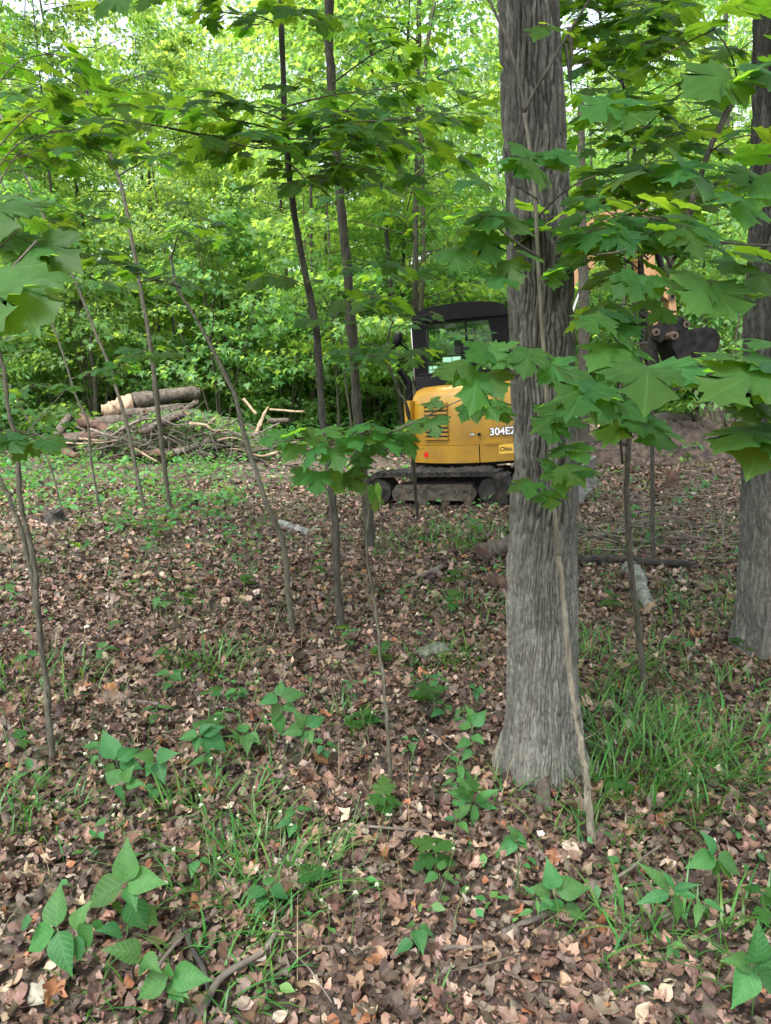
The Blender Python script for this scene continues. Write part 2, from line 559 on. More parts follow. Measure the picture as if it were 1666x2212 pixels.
# ------------------------------------------------------------------ the ground and its dead leaves
M_SOIL, t, b, o_ = mat_base('forest_soil')
n1 = noise_node(t, 14, 8); n2 = noise_node(t, 1.2, 4)
c = ramp(t, n1.outputs[0], [(0.3, (0.022, 0.016, 0.013)), (0.5, (0.06, 0.042, 0.033)), (0.7, (0.14, 0.105, 0.085))]).outputs[0]
c = mix_rgb(t, c, (0.05, 0.085, 0.03), ramp(t, n2.outputs[0], [(0.5, (0, 0, 0)), (0.72, (0.5, 0.5, 0.5))]).outputs[0])
t.links.new(c, b.inputs['Base Color']); b.inputs['Roughness'].default_value = 0.95
bump(t, b, n1.outputs[0], 0.8, 0.03)

s = np.linspace(-1, 1, 241)
gx = np.sinh(s * 6.2) / np.sinh(6.2) * 400 + s * 6
s = np.linspace(0, 1, 300)
gy = -25 + s * 34 + np.sinh(s * 6.5) / np.sinh(6.5) * 420
X, Y = np.meshgrid(gx, gy)
Zg = ground_z(X, Y)
far = np.hypot(X, Y)
Zg = np.where(far > 70, ground_z(X * 70 / np.maximum(far, 70), Y * 70 / np.maximum(far, 70)), Zg)
V = np.column_stack([X.ravel(), Y.ravel(), Zg.ravel()])
nx = len(gx)
i = (np.arange(len(gy) - 1)[:, None] * nx + np.arange(nx - 1)[None]).ravel()
T = np.concatenate([np.stack([i, i + 1, i + nx + 1], 1), np.stack([i, i + nx + 1, i + nx], 1)])
ground = obj('ground', mesh_np('ground', V, T, M_SOIL, smooth=True))
tag(ground, kind='structure')

PALETTE = np.array([(0.135, 0.083, 0.062), (0.24, 0.158, 0.118), (0.33, 0.245, 0.195), (0.050, 0.033, 0.027), (0.170, 0.130, 0.110), (0.26, 0.120, 0.06), (0.42, 0.36, 0.31), (0.092, 0.060, 0.047)])
PW = np.array([0.21, 0.16, 0.085, 0.19, 0.16, 0.02, 0.018, 0.16])


def wedge(n, y0, y1, margin=0.5, k=0.53):
    Y = np.sqrt(rng.uniform(y0 ** 2, y1 ** 2, n))
    return rng.uniform(-1, 1, n) * (k * Y + margin), Y


def palette(n):
    c = PALETTE[rng.choice(len(PALETTE), n, p=PW / PW.sum())]
    return np.clip(c * [1.12, 1.08, 1.03] * rng.uniform(0.62, 1.18, (n, 1)) * (1 + rng.normal(0, 0.05, (n, 3))), 0.01, 0.9)


DEAD = [dead_shape(s, s % 3 == 0) for s in range(14)]


def dead_small(seed):
    """dry leaf or piece of one, few faces"""
    r = np.random.default_rng(seed)
    n = 9
    a = np.linspace(0, 2 * np.pi, n, endpoint=False) + r.normal(0, 0.12, n)
    w = r.uniform(0.45, 0.8)
    q = np.column_stack([w * 0.5 * np.sin(a), 0.5 * np.cos(a)]) * r.uniform(0.7, 1.2, (n, 1))
    V = np.vstack([[0, 0], q]); k = np.arange(n)
    T = np.stack([0 * k, 1 + k, 1 + (k + 1) % n], 1)
    d = r.uniform(0, np.pi); u = V[:, 0] * np.cos(d) + V[:, 1] * np.sin(d)
    z = r.uniform(-0.2, 2.0) * u * u + r.normal(0, 0.07, n + 1)
    return np.column_stack([V, z]), T


DEAD_S = [dead_small(s) for s in range(16)]
DEAD_LO = [far_leaf('oval', s) for s in range(3)] + [far_leaf('lobed', 5)]
parts, cols, off = [], [], 0
for (n, y0, y1, sz, protos, tilt, lift) in ((9500, 1.0, 2.7, (0.022, 0.062), DEAD, 0.5, 0.034), (6500, 2.5, 4.4, (0.028, 0.078), DEAD, 0.5, 0.034), (36000, 1.0, 5.0, (0.012, 0.042), DEAD_S, 0.6, 0.03), (9000, 3.8, 6.5, (0.03, 0.085), DEAD_S, 0.45, 0.03), (38000, 5.0, 12.0, (0.03, 0.085), DEAD_S, 0.45, 0.035), (22000, 12.0, 26.0, (0.06, 0.13), DEAD_LO, 0.35, 0.03)):
    x, y = wedge(n, y0, y1, 0.9)
    pos = np.column_stack([x, y, ground_z(x, y) + rng.uniform(0.002, lift, n)])
    R = frames(n, rng.uniform(0, 6.28, n), rng.normal(0, tilt, n), rng.normal(0, tilt, n))
    v, tt, cc = scatter(protos, pos, R, sz[0] + (sz[1] - sz[0]) * rng.uniform(0, 1, n) ** 1.6, palette(n))
    parts.append((v, tt)); cols.append(cc)
v, tt = join(parts)
litter = obj('leaf_litter', mesh_np('leaf_litter', v, tt, M_LITTER, np.concatenate(cols)))
tag(litter, 'brown dead leaves covering the forest floor', 'leaf litter', kind='stuff')

# the nearest dead leaves one by one
fl = []
for s in range(24):
    pv, pt = DEAD[s % len(DEAD)]
    fl.append(mesh_np('fallen_leaf', pv, pt, M_LITTER, np.repeat(palette(1), len(pv), 0)))
x, y = wedge(300, 1.35, 2.6, 0.1, 0.5)
for a, bb in zip(x, y):
    s = random.uniform(0.035, 0.065)
    M = Matrix.Translation((a, bb, gz(a, bb) + random.uniform(0.018, 0.034))) @ Matrix.Rotation(random.uniform(0, 6.28), 4, 'Z') @ Matrix.Rotation(random.gauss(0, 0.3), 4, 'X') @ Matrix.Rotation(random.gauss(0, 0.3), 4, 'Y') @ Matrix.Scale(s, 4)
    obj('fallen_leaf', random.choice(fl), ground, M)

# ------------------------------------------------------------------ the two big trunks
def big_trunk(name, axis, rfun, label, seed, mat, ntheta, znodes, flare, cell=(0.0108, 0.150), shag=(0.0205, 0.20)):
    z = np.concatenate(znodes)
    th = np.linspace(0, 2 * np.pi, ntheta, endpoint=False)
    TH, Z = np.meshgrid(th, z)
    R0 = rfun(Z)
    n1_ = int(round(2 * np.pi * 0.13 / cell[0])); n2_ = int(round(2 * np.pi * 0.13 / shag[0]))
    w = (vnoise(TH / (2 * np.pi) * 12, Z * 7, seed, 12) - 0.5)
    w2 = (vnoise(TH / (2 * np.pi) * 40, Z * 22, seed + 5, 40) - 0.5)
    d1, v1 = cells(TH / (2 * np.pi) * n1_ + w * 1.6 + w2 * 0.7, Z / cell[1] + w2 * 0.5, seed, n1_)
    d2, v2 = cells(TH / (2 * np.pi) * n2_ + w * 1.2 + w2 * 0.6, Z / shag[1] + w2 * 0.4, seed + 3, n2_)
    h1 = np.clip(d1 / 0.55, 0, 1) ** 0.9 * 0.0140 + v1 * 0.004
    h2 = np.clip(d2 / 0.5, 0, 1) ** 0.8 * 0.0190 + v2 * 0.009
    fine = (vnoise(TH / (2 * np.pi) * 160, Z * 55, seed + 9, 160) - 0.5) * 0.0022
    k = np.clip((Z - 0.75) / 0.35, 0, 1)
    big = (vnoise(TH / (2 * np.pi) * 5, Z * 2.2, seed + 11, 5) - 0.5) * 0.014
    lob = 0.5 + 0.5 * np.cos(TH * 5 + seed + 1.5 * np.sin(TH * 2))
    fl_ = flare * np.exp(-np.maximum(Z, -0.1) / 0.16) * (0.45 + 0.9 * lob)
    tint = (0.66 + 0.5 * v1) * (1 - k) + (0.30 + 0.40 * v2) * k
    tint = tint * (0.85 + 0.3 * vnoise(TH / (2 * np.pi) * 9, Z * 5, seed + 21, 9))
    R = R0 + fl_ + h1 * (1 - k) + h2 * k + fine + big - 0.004
    ax = np.array([[np.interp(zz, [a[2] for a in axis], [a[q] for a in axis]) for q in (0, 1)] for zz in z])
    Vx = ax[:, 0][:, None] + R * np.cos(TH); Vy = ax[:, 1][:, None] + R * np.sin(TH)
    base = Vector((axis[0][0], axis[0][1], gz(axis[0][0], axis[0][1])))
    V = np.stack([Vx - base.x, Vy - base.y, Z], -1).reshape(-1, 3)
    i = np.arange(len(z) - 1)[:, None] * ntheta; j = np.arange(ntheta)[None]; j2 = (j + 1) % ntheta
    q = np.stack([i + j, i + j2, i + ntheta + j2, i + ntheta + j], -1).reshape(-1, 4)
    T = np.concatenate([q[:, [0, 1, 2]], q[:, [0, 2, 3]]])
    root = empty(name, base, label, 'tree')
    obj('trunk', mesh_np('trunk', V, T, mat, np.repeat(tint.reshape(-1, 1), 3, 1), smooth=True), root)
    return root, base


b0 = P(1174, 1680, 2.86)
top = P(1150, 0, 2.86)
slope = ((top.x - b0.x) / (top.z - b0.z))
axis = [(b0.x, 2.86, -0.2), (b0.x + slope * 0.7, 2.86, 0.7), (b0.x + slope * 1.25 + 0.024, 2.86, 1.25), (b0.x + slope * 1.9 + 0.012, 2.86, 1.9), (b0.x + slope * 2.8 - 0.012, 2.86, 2.8), (b0.x + slope * 9, 2.90, 9)]
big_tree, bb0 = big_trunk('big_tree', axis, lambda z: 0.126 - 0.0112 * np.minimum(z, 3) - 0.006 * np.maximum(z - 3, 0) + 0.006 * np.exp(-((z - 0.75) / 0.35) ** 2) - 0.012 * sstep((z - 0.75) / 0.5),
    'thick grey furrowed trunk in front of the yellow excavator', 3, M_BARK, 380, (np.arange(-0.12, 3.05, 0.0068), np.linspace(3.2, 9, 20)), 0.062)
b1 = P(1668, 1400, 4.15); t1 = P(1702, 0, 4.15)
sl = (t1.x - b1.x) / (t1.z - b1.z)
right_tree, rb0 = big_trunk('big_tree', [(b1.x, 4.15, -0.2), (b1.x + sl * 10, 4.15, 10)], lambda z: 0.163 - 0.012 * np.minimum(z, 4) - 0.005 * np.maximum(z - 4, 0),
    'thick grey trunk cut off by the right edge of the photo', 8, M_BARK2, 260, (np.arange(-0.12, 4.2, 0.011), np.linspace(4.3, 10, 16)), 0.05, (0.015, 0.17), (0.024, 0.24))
def shade_crown(root, c, rad, z0, z1, n, seed, leaf=0.17):  # leaves and limbs out of view overhead, added to shade the foreground
    r = np.random.default_rng(seed)
    k = max(30, n // 130)
    a = r.uniform(0, 2 * np.pi, k); q = rad * np.sqrt(r.uniform(0, 1, k)); cz = r.uniform(z0 + 0.3, z1, k)
    ctr = np.column_stack([c[0] + q * np.cos(a), c[1] + q * np.sin(a), cz])
    i = r.integers(0, k, n)
    pos = ctr[i] + r.normal(0, 1, (n, 3)) * [0.6, 0.6, 0.22]
    pos[:, 2] = np.maximum(pos[:, 2], z0)
    m = len(pos)
    v, t, cc = scatter([far_leaf('lobed', 1), far_leaf('oval', 2)], pos - np.array(root.location), frames(m, r.uniform(0, 6.28, m), r.normal(-0.3, 0.3, m), r.normal(0, 0.3, m)), leaf * r.uniform(0.7, 1.2, m), np.repeat(r.uniform(0, 1, (m, 1)), 3, 1))
    obj('crown', mesh_np('crown', v, t, M_FOREST, cc), root)['kind'] = 'stuff'  # unseen leaf mass, its density set to dim the ground below
    br = []
    for j in range(0, k, 4):
        st = np.array([c[0], c[1], max(4.5, ctr[j][2] - 2.0)])
        br.append(tube_arrays(spline([st, (st + ctr[j]) / 2 + [0, 0, 0.3], ctr[j]], 6), [0.05, 0.03, 0.008], 5, 0, False))
    V, T = join(br)
    obj('branches', mesh_np('branches', V - np.array(root.location), T, M_DARKSTEM), root)['kind'] = 'stuff'


shade_crown(big_tree, (-0.3, 1.6), 5.4, 5.6, 10.5, 12500, 51)
shade_crown(right_tree, (2.6, 3.2), 4.6, 5.8, 10.5, 8000, 52)
# big trunk: dark tube added in place of a dark crack in the bark, strips of loose bark
pv = spline([P(1126, -60, 2.735), P(1131, 20, 2.735), P(1134, 60, 2.735), P(1131, 120, 2.735), P(1129, 185, 2.738)], 16)
V, T = tube_arrays(pv - np.array(bb0), [0.006, 0.005, 0.007, 0.003], 6, 0.15)
obj('bark_crack', mesh_np('bark_crack', V, T, M_DARKSTEM), big_tree)
for (x0, y0, x1, y1, x2, y2) in ((1222, 95, 1229, 150, 1236, 205), (1228, 60, 1235, 110, 1233, 165)):
    pv = spline([P(x0, y0, 2.86), P(x1, y1, 2.85), P(x2, y2, 2.85)], 8)
    V, T = tube_arrays(pv - np.array(bb0), [0.007, 0.006, 0.002], 5, 0.1)
    obj('bark_strip', mesh_np('bark_strip', V, T, M_DARKSTEM), big_tree)

# ------------------------------------------------------------------ woodland behind: small trees, shrubs, a far wood
def crown_arrays(h, rad, z0, nbranch, per, leaf, seed, kinds, droop=0.45, spreadz=0.055):
    """leafy sprays on branches all round a stem"""
    r = np.random.default_rng(seed)
    pos, yaw = [], []
    wood = []
    for k in range(nbranch):
        f = (k + r.uniform(0, 1)) / nbranch
        z = z0 + (h - z0) * f
        a = r.uniform(0, 2 * np.pi)
        L = rad * (0.35 + 0.65 * math.sin(math.pi * min(1, 0.25 + 0.75 * f)) ) * r.uniform(0.6, 1.15)
        up = r.uniform(0.0, 0.35)
        d = np.array([math.cos(a), math.sin(a), up])
        t = r.uniform(0.25, 1.0, per) ** 0.7
        side = r.normal(0, 0.28, per) * L * (0.4 + 0.6 * t)
        p = np.array([0, 0, z]) + t[:, None] * L * d
        p[:, 0] += -math.sin(a) * side; p[:, 1] += math.cos(a) * side
        p[:, 2] += -0.10 * L * t * t - 0.18 * np.abs(side) + r.normal(0, spreadz, per)
        pos.append(p); yaw.append(a - np.pi / 2 + r.normal(0, 0.9, per))
        end = np.array([0, 0, z]) + d * L * 0.9; end[2] -= 0.08 * L
        wood.append(tube_arrays(spline([(0, 0, z - 0.1), (d[0] * L * .45, d[1] * L * .45, z + up * L * .45), end], 5), [0.008 * h / 8, 0.005 * h / 8, 0.003], 4, 0, False))
    pos = np.concatenate(pos); yaw = np.concatenate(yaw); n = len(pos)
    R = frames(n, yaw, r.normal(-droop, 0.35, n), r.normal(0, 0.4, n))
    sc = leaf * r.uniform(0.65, 1.25, n)
    c = np.repeat(r.uniform(0, 1, (n, 1)), 3, 1)
    v, t, cc = scatter(kinds, pos, R, sc, c)
    return v, t, cc, wood


FAR_LOB = [far_leaf('lobed', s) for s in range(3)]
FAR_OV = [far_leaf('oval', s) for s in range(3)]


def wood_proto(h, rad, z0, nb, per, leaf, seed, kinds, mat, r0, bark, nstems=1):
    v, t, cc, wood = crown_arrays(h, rad, z0, nb, per, leaf, seed, kinds)
    r = np.random.default_rng(seed)
    stems = []
    for k in range(nstems):
        lean = r.normal(0, 0.04 if nstems == 1 else 0.25, 2)
        pts = [(0, 0, -0.3)] + [(lean[0] * f * h + r.normal(0, 0.01) * h * (nstems == 1), lean[1] * f * h, f * h * 0.95) for f in (0.25, 0.5, 0.75, 1)]
        stems.append(tube_arrays(spline(pts, 12), [r0, r0 * 0.75, r0 * 0.5, r0 * 0.15], 7, 0.04))
    V, T = join(stems + wood)
    return mesh_np('trunk', V, T, bark), mesh_np('crown', v, t, mat, cc)


TREE_P = [wood_proto(11, 2.7, 1.0, 50, 200, 0.108, 100 + k, FAR_LOB if k % 2 else FAR_OV, M_FOREST, 0.05, M_DARKSTEM if k % 3 else M_STEM) for k in range(6)]
SHRUB_P = [wood_proto(2.6, 1.3, 0.15, 38, 80, 0.085, 200 + k, FAR_OV if k % 2 else FAR_LOB, M_SHRUB, 0.018, M_STEM, 5) for k in range(4)]


def plant_tree(proto, x, y, s, name, label, cat, group, zs=1.0, sink=0.0):
    o = empty(name, (x, y, gz(x, y) - sink), label, cat, group)
    R = Matrix.Rotation(random.uniform(0, 6.28), 4, 'Z') @ Matrix.Rotation(random.gauss(0, 0.03), 4, 'X') @ Matrix.Diagonal((s, s, s * zs, 1))
    obj('trunk', proto[0], o, R)
    c_ = obj('crown', proto[1], o, R)
    c_['kind'] = 'stuff'
    return o


def wood_place(x, y):
    px = CX + FPX * x / (y * cp)
    for lim, w in ((-1, 'left of the left edge of view'), (90, 'left of the log pile'), (560, 'behind the log pile'), (860, 'between log pile and excavator'), (1115, 'behind the excavator'), (1260, 'behind the thick grey trunk'), (1540, 'behind the excavator bucket'), (1667, 'behind the right-hand big trunk')):
        if px < lim: return w
    return 'right of the right edge of view'


GT = 'trees of the woods behind the clearing'
placed = []
tries = 0
while len(placed) < 84 and tries < 6000:
    tries += 1
    y = math.sqrt(random.uniform(15.5 ** 2, 42 ** 2)); x = random.uniform(-1, 1) * (0.56 * y + 2.5)
    if y < 20 and -9 < x < -1.0 and y < 18.5: continue
    if any((x - a) ** 2 + (y - b_) ** 2 < (1.5 + 0.025 * y) ** 2 for a, b_ in placed): continue
    if abs(x) < 0.0: continue
    placed.append((x, y))
    plant_tree(random.choice(TREE_P), x, y, random.uniform(0.75, 1.35), 'forest_tree', 'slender leafy tree of the ' + ('nearest' if y < 21 else 'middle' if y < 31 else 'farthest') + ' woods, ' + wood_place(x, y), 'tree', GT)
placed = []
tries = 0
while len(placed) < 115 and tries < 6000:
    tries += 1
    y = math.sqrt(random.uniform(13.0 ** 2, 30 ** 2)); x = random.uniform(-1, 1) * (0.55 * y + 1.5)
    if y < 17.6 and -8.5 < x < 5.2: continue
    if any((x - a) ** 2 + (y - b_) ** 2 < 1.1 ** 2 for a, b_ in placed): continue
    placed.append((x, y))
    ss = random.uniform(0.7, 1.9)
    plant_tree(random.choice(SHRUB_P), x, y, ss, 'woodland_shrub', ('low' if ss < 1.1 else 'middling' if ss < 1.5 else 'tall') + ' bushy green shrub ' + ('near' if y < 20 else 'far') + ' under the trees, ' + wood_place(x, y), 'shrub', 'shrubs at the foot of the woods')

n = 90000
x = rng.uniform(-42, 42, n); y = rng.uniform(43, 62, n)
hmax = 17 + 5 * np.sin(x * 0.35) + 3 * np.sin(x * 0.9 + 1)
z = rng.uniform(0, 1, n) ** 0.9 * hmax + ground_z(x, y)
keep = vnoise(x * 0.6, z * 0.6 + y * 0.3, 5) > 0.25
pos = np.column_stack([x, y, z])[keep]; n = len(pos)
v, tt, cc = scatter(FAR_OV, pos, frames(n, rng.uniform(0, 6.28, n), rng.normal(-0.5, 0.4, n), rng.normal(0, 0.4, n)), rng.uniform(0.25, 0.5, n), np.repeat(rng.uniform(0, 1, (n, 1)), 3, 1))
tag(obj('distant_wood', mesh_np('distant_wood', v, tt, M_FOREST, cc)), 'far green foliage of the wood closing off the view', 'wood', kind='stuff')



# ------------------------------------------------------------------ saplings and their leaves
def leaf_matrix(base, d, n, size, origin):
    d = Vector(d).normalized(); n = Vector(n)
    x = d.cross(n)
    if x.length < 1e-4: x = Vector((1, 0, 0))
    x.normalize(); z = x.cross(d)
    M = Matrix(((x.x, d.x, z.x, base[0] - origin[0]), (x.y, d.y, z.y, base[1] - origin[1]), (x.z, d.z, z.z, base[2] - origin[2]), (0, 0, 0, 1)))
    return M @ Matrix.Diagonal((size, size, size, 1))


class Sapling:
    """a stem with branches and single leaves as parts"""
    def __init__(self, label, pts, radii, mat=None, name='sapling', cat='sapling', group=None, wob=0.085, n=48):
        pts = [Vector(p) for p in pts]
        self.base = Vector(pts[0])
        self.root = empty(name, self.base, label, cat, group)
        self.path = spline([pts[0] - Vector((0, 0, 0.08))] + pts[1:], n)
        w = np.cumsum(rng.normal(0, 0.0028, (n, 3)), 0); w -= np.linspace(0, 1, n)[:, None] * w[-1]
        self.path = self.path + w
        radii = np.interp(np.linspace(0, 1, n), np.linspace(0, 1, len(radii)), radii) * 0.86
        for kn in rng.integers(2, n - 2, 5): radii[kn] *= 1.22
        V, T = tube_arrays(self.path - np.array(self.base), radii, 9, wob)
        self.mat = mat or M_STEM
        tw = []
        for kn in rng.integers(int(n * 0.12), int(n * 0.8), 7):     # short bare side shoots
            a = rng.uniform(0, 6.28); L = rng.uniform(0.04, 0.22); q = self.path[kn]
            d = np.array([math.cos(a), math.sin(a), rng.uniform(0.2, 0.9)]) * L
            tw.append(tube_arrays(spline([q, q + d * 0.55 + rng.normal(0, 0.006, 3), q + d + [0, 0, 0.02]], 5) - np.array(self.base), [0.0032, 0.002, 0.001], 4, 0, False))
        obj('twigs', mesh_np('twigs', *join(tw), M_TWIG), self.root)['kind'] = 'stuff'
        obj('trunk', mesh_np('trunk', V, T, self.mat, smooth=True), self.root)
        self.k = 0

    def leaf(self, base, d, n, size, fine):
        obj('leaf', (MAPLE_FINE if fine else MAPLE_MID)[(self.k * 5 + 3) % 12], self.root, leaf_matrix(base, d, n, size / 1.1, self.base))
        self.k += 1

    def hero(self, rows, Y, fine=True):
        """leaves read off the photograph: (x0, y0, x1, y1, length[, dY]) from the stalk to the tip; the tip hangs towards the viewer"""
        for row in rows:
            x0, y0, x1, y1, size = row[:5]
            Yb = Y + (row[5] if len(row) > 5 else random.uniform(-0.05, 0.05))
            a = P(x0, y0, Yb)
            best = None
            for k in range(41):
                q = P(x1, y1, Yb - size * k / 40)
                e = abs((q - a).length - size)
                if best is None or e < best[0]: best = (e, q)
            d = best[1] - a
            n = Vector((random.gauss(0, 0.3), -0.45 + random.gauss(0, 0.25), 0.85))
            self.leaf(a, d, n, max(d.length, size * 0.8) * 0.94, fine)

    def branch(self, pts, r0, r1=0.0015, mat=None):
        p = spline(pts, 14)
        V, T = tube_arrays(p - np.array(self.base), [r0, (r0 + r1) / 2, r1], 6, 0.05)
        obj('branch', mesh_np('branch', V, T, mat or (M_TWIG if r0 < 0.007 else self.mat), smooth=True), self.root)
        return p

    def spray(self, pts, size=0.13, step=0.09, r0=0.005, fine=False, twigs=0.6, start=0.25, flat=0.12, droop=0.26, dens=1.0):
        """a leafy branch: opposite leaves and short leafy twigs along it, spread out flat"""
        p = self.branch(pts, r0)
        seg = np.linalg.norm(np.diff(p, axis=0), axis=1); L = seg.sum(); cum = np.concatenate([[0], np.cumsum(seg)])
        s = L * start
        tw = []
        while s < L:
            q = np.array([np.interp(s, cum, p[:, k]) for k in range(3)])
            i = min(np.searchsorted(cum, s), len(p) - 1)
            f = Vector(p[i] - p[i - 1]).normalized(); f.z *= 0.3; f.normalize()
            sd_ = f.cross(Vector((0, 0, 1))); sd_.normalize()
            for sg in (-1, 1):
                if random.random() > dens: continue
                a = random.uniform(0.6, 1.25)
                d = f * math.cos(a) + sd_ * (sg * math.sin(a)) + Vector((0, 0, random.gauss(-0.02, flat)))
                pet = size * random.uniform(0.4, 0.75)
                if random.random() < twigs * (1 - 0.5 * s / L):
                    tl = size * random.uniform(1.0, 2.2)
                    e = Vector(q) + d.normalized() * tl
                    e.z += random.gauss(0, 0.02)
                    tw.append(tube_arrays(spline([q, (Vector(q) + e) / 2 + Vector((0, 0, 0.01)), e], 4) - np.array(self.base), [0.0025, 0.0018, 0.0012], 4, 0, False))
                    n_ = random.choice((3, 3, 5))
                    for j in range(n_):
                        b_ = (j - (n_ - 1) / 2) * 0.75 + random.gauss(0, 0.15)
                        dd = d.normalized() * math.cos(b_) + d.normalized().cross(Vector((0, 0, 1))) * math.sin(b_) + Vector((0, 0, -droop + random.gauss(0, 0.15)))
                        bb = e - d.normalized() * (0.0 if j in (0, n_ // 2, n_ - 1) else tl * 0.4)
                        bl = bb + dd.normalized() * size * 0.35
                        tw.append(tube_arrays(np.array([bb, bl]) - np.array(self.base), 0.001, 3, 0, False))
                        self.leaf(bl, dd, Vector((random.gauss(0, 0.3), random.gauss(-0.1, 0.3), 1)), size * random.uniform(0.65, 1.15), fine)
                else:
                    e = Vector(q) + d.normalized() * pet
                    tw.append(tube_arrays(np.array([q, e]) - np.array(self.base), 0.001, 3, 0, False))
                    dd = d.normalized() + Vector((0, 0, -droop + random.gauss(0, 0.18)))
                    self.leaf(e, dd, Vector((random.gauss(0, 0.32), random.gauss(-0.1, 0.32), 1)), size * random.uniform(0.7, 1.2), fine)
            s += step * random.uniform(0.75, 1.3)
        f = Vector(p[-1] - p[-3]).normalized()
        self.leaf(p[-1], f + Vector((0, 0, -droop)), Vector((random.gauss(0, .2), random.gauss(0, .2), 1)), size * 1.1, fine)
        if tw:
            V, T = join(tw)
            o = obj('twigs', mesh_np('twigs', V, T, M_TWIG), self.root); o['kind'] = 'stuff'

    def dsprays(self, rows, **kw):
        """sprays given as picture points with distances: ((x, y, Y), (x, y, Y), ...)"""
        for row in rows:
            self.spray([P(*q) for q in row], **kw)


def DP(Y, *xy):
    return [P(x, y, Y) for x, y in xy]


def rooted(g, Y, *xy):
    """stem standing on the ground at picture point g, then through picture points at distance Y or given one"""
    b_ = G(*g)
    return [b_] + [P(q[0], q[1], q[2] if len(q) > 2 else (Y or b_.y)) for q in xy]


# pale sapling leaning in front of the big trunk
sL = Sapling('pale leaning sapling right in front of the thick grey trunk', rooted((1292, 1822), None, (1265, 1700, 2.38), (1240, 1560, 2.42), (1216, 1350, 2.5), (1206, 1200, 2.5)), [0.017, 0.013, 0.012, 0.0105], M_PALESTEM)
sL.branch(DP(2.5, (1206, 1204), (1202, 1150), (1184, 900), (1165, 600), (1153, 390), (1133, 240)), 0.0092, 0.0055, M_MIDSTEM)
sL.branch(DP(2.45, (1133, 242), (1126, 190), (1093, 80), (1058, 0), (1040, -60)), 0.0055, 0.0035, M_STEM)
sL.branch(DP(2.45, (1133, 242), (1150, 205), (1183, 150), (1223, 80), (1273, 0), (1300, -60)), 0.0055, 0.0035, M_DARKSTEM)
sL.branch([P(1166, 465, 2.46), P(1200, 430, 2.4), P(1240, 400, 2.3), P(1290, 378, 2.2)], 0.004)
sL.branch([P(1160, 430, 2.46), P(1130, 410, 2.35), P(1110, 400, 2.3)], 0.003)
sL.branch([P(1155, 360, 2.45), P(1140, 345, 2.3), P(1110, 335, 2.2)], 0.003)
sL.branch([P(1170, 560, 2.46), P(1110, 520, 2.25), P(1060, 480, 2.1), P(1035, 465, 2.05)], 0.004)
sL.branch([P(1178, 800, 2.48), P(1130, 790, 2.2), P(1100, 800, 1.95), P(1040, 775, 1.9)], 0.004)
sL.hero([(1110, 340, 1052, 352, 0.13), (1112, 342, 1150, 385, 0.13), (1140, 322, 1105, 325, 0.11), (1185, 330, 1222, 372, 0.14), (1190, 325, 1262, 342, 0.13), (1150, 350, 1185, 395, 0.14), (1205, 335, 1170, 345, 0.11),
         (1185, 58, 1150, 66, 0.12), (1190, 56, 1235, 64, 0.12)], 2.3)
sL.hero([(1035, 450, 945, 462, 0.15), (1060, 455, 1170, 515, 0.16), (1050, 462, 1052, 478, 0.15), (1035, 505, 1000, 560, 0.14), (1040, 500, 1078, 575, 0.14), (975, 535, 942, 560, 0.11), (980, 540, 998, 590, 0.12), (1020, 388, 982, 398, 0.10), (1030, 380, 1062, 405, 0.10),
         (1100, 560, 1120, 622, 0.11), (1090, 570, 1068, 592, 0.09), (1135, 545, 1168, 562, 0.09), (1200, 582, 1196, 628, 0.085), (1215, 580, 1168, 590, 0.085), (1100, 600, 1052, 608, 0.10)], 2.08)
sL.hero([(1010, 785, 925, 812, 0.125), (1055, 752, 1108, 790, 0.125), (1060, 752, 1005, 775, 0.12), (1145, 755, 1130, 820, 0.115), (1150, 752, 1182, 782, 0.10), (1035, 805, 1020, 880, 0.15), (1050, 803, 1088, 852, 0.13), (1180, 790, 1250, 812, 0.12), (1195, 795, 1232, 845, 0.12), (1110, 772, 1120, 800, 0.09)], 1.9)

# sapling right of the trunk (forked, dark above)
sJ = Sapling('forked dark-topped sapling right of the thick grey trunk', rooted((1397, 1507), None, (1378, 1380, 3.5), (1355, 1230, 3.4), (1345, 1100, 3.3), (1352, 960, 3.2), (1378, 800, 3.1), (1412, 690, 3.05), (1440, 600, 3.0), (1462, 550, 3.0), (1492, 455, 2.95), (1506, 400, 2.95), (1528, 335, 2.9), (1562, 262, 2.9), (1610, 195, 2.85), (1690, 150, 2.8)), [0.020, 0.016, 0.015, 0.015, 0.015, 0.013, 0.011, 0.009, 0.006], M_STEM)
sJ.branch([P(1412, 690, 3.05), P(1395, 700, 3.0), P(1383, 640, 2.95), P(1380, 560, 2.9), P(1370, 480, 2.9)], 0.008, 0.003, M_DARKSTEM)
sJ.branch([P(1520, 350, 2.95), P(1540, 300, 2.92), P(1575, 225, 2.9), P(1600, 190, 2.88)], 0.006, 0.003, M_DARKSTEM)
sJ.branch([P(1455, 560, 3.0), P(1480, 525, 2.8), P(1530, 520, 2.6), P(1600, 528, 2.5), P(1680, 530, 2.4)], 0.006, 0.003, M_DARKSTEM)
sJ.branch([P(1450, 575, 3.0), P(1425, 540, 2.8), P(1390, 530, 2.5), P(1330, 545, 2.2), P(1290, 550, 2.1)], 0.005, 0.002, M_TWIG)
sJ.branch([P(1398, 740, 3.05), P(1340, 740, 2.5), P(1310, 690, 2.0), P(1308, 672, 1.9)], 0.005, 0.002, M_TWIG)
sJ.branch([P(1352, 960, 3.2), P(1300, 950, 2.8), P(1270, 975, 2.6), P(1250, 985, 2.5)], 0.008, 0.004, M_DARKSTEM)
sJ.branch([P(1345, 1000, 3.25), P(1335, 850, 2.5), P(1355, 800, 1.9), P(1395, 790, 1.6)], 0.006, 0.002, M_TWIG)
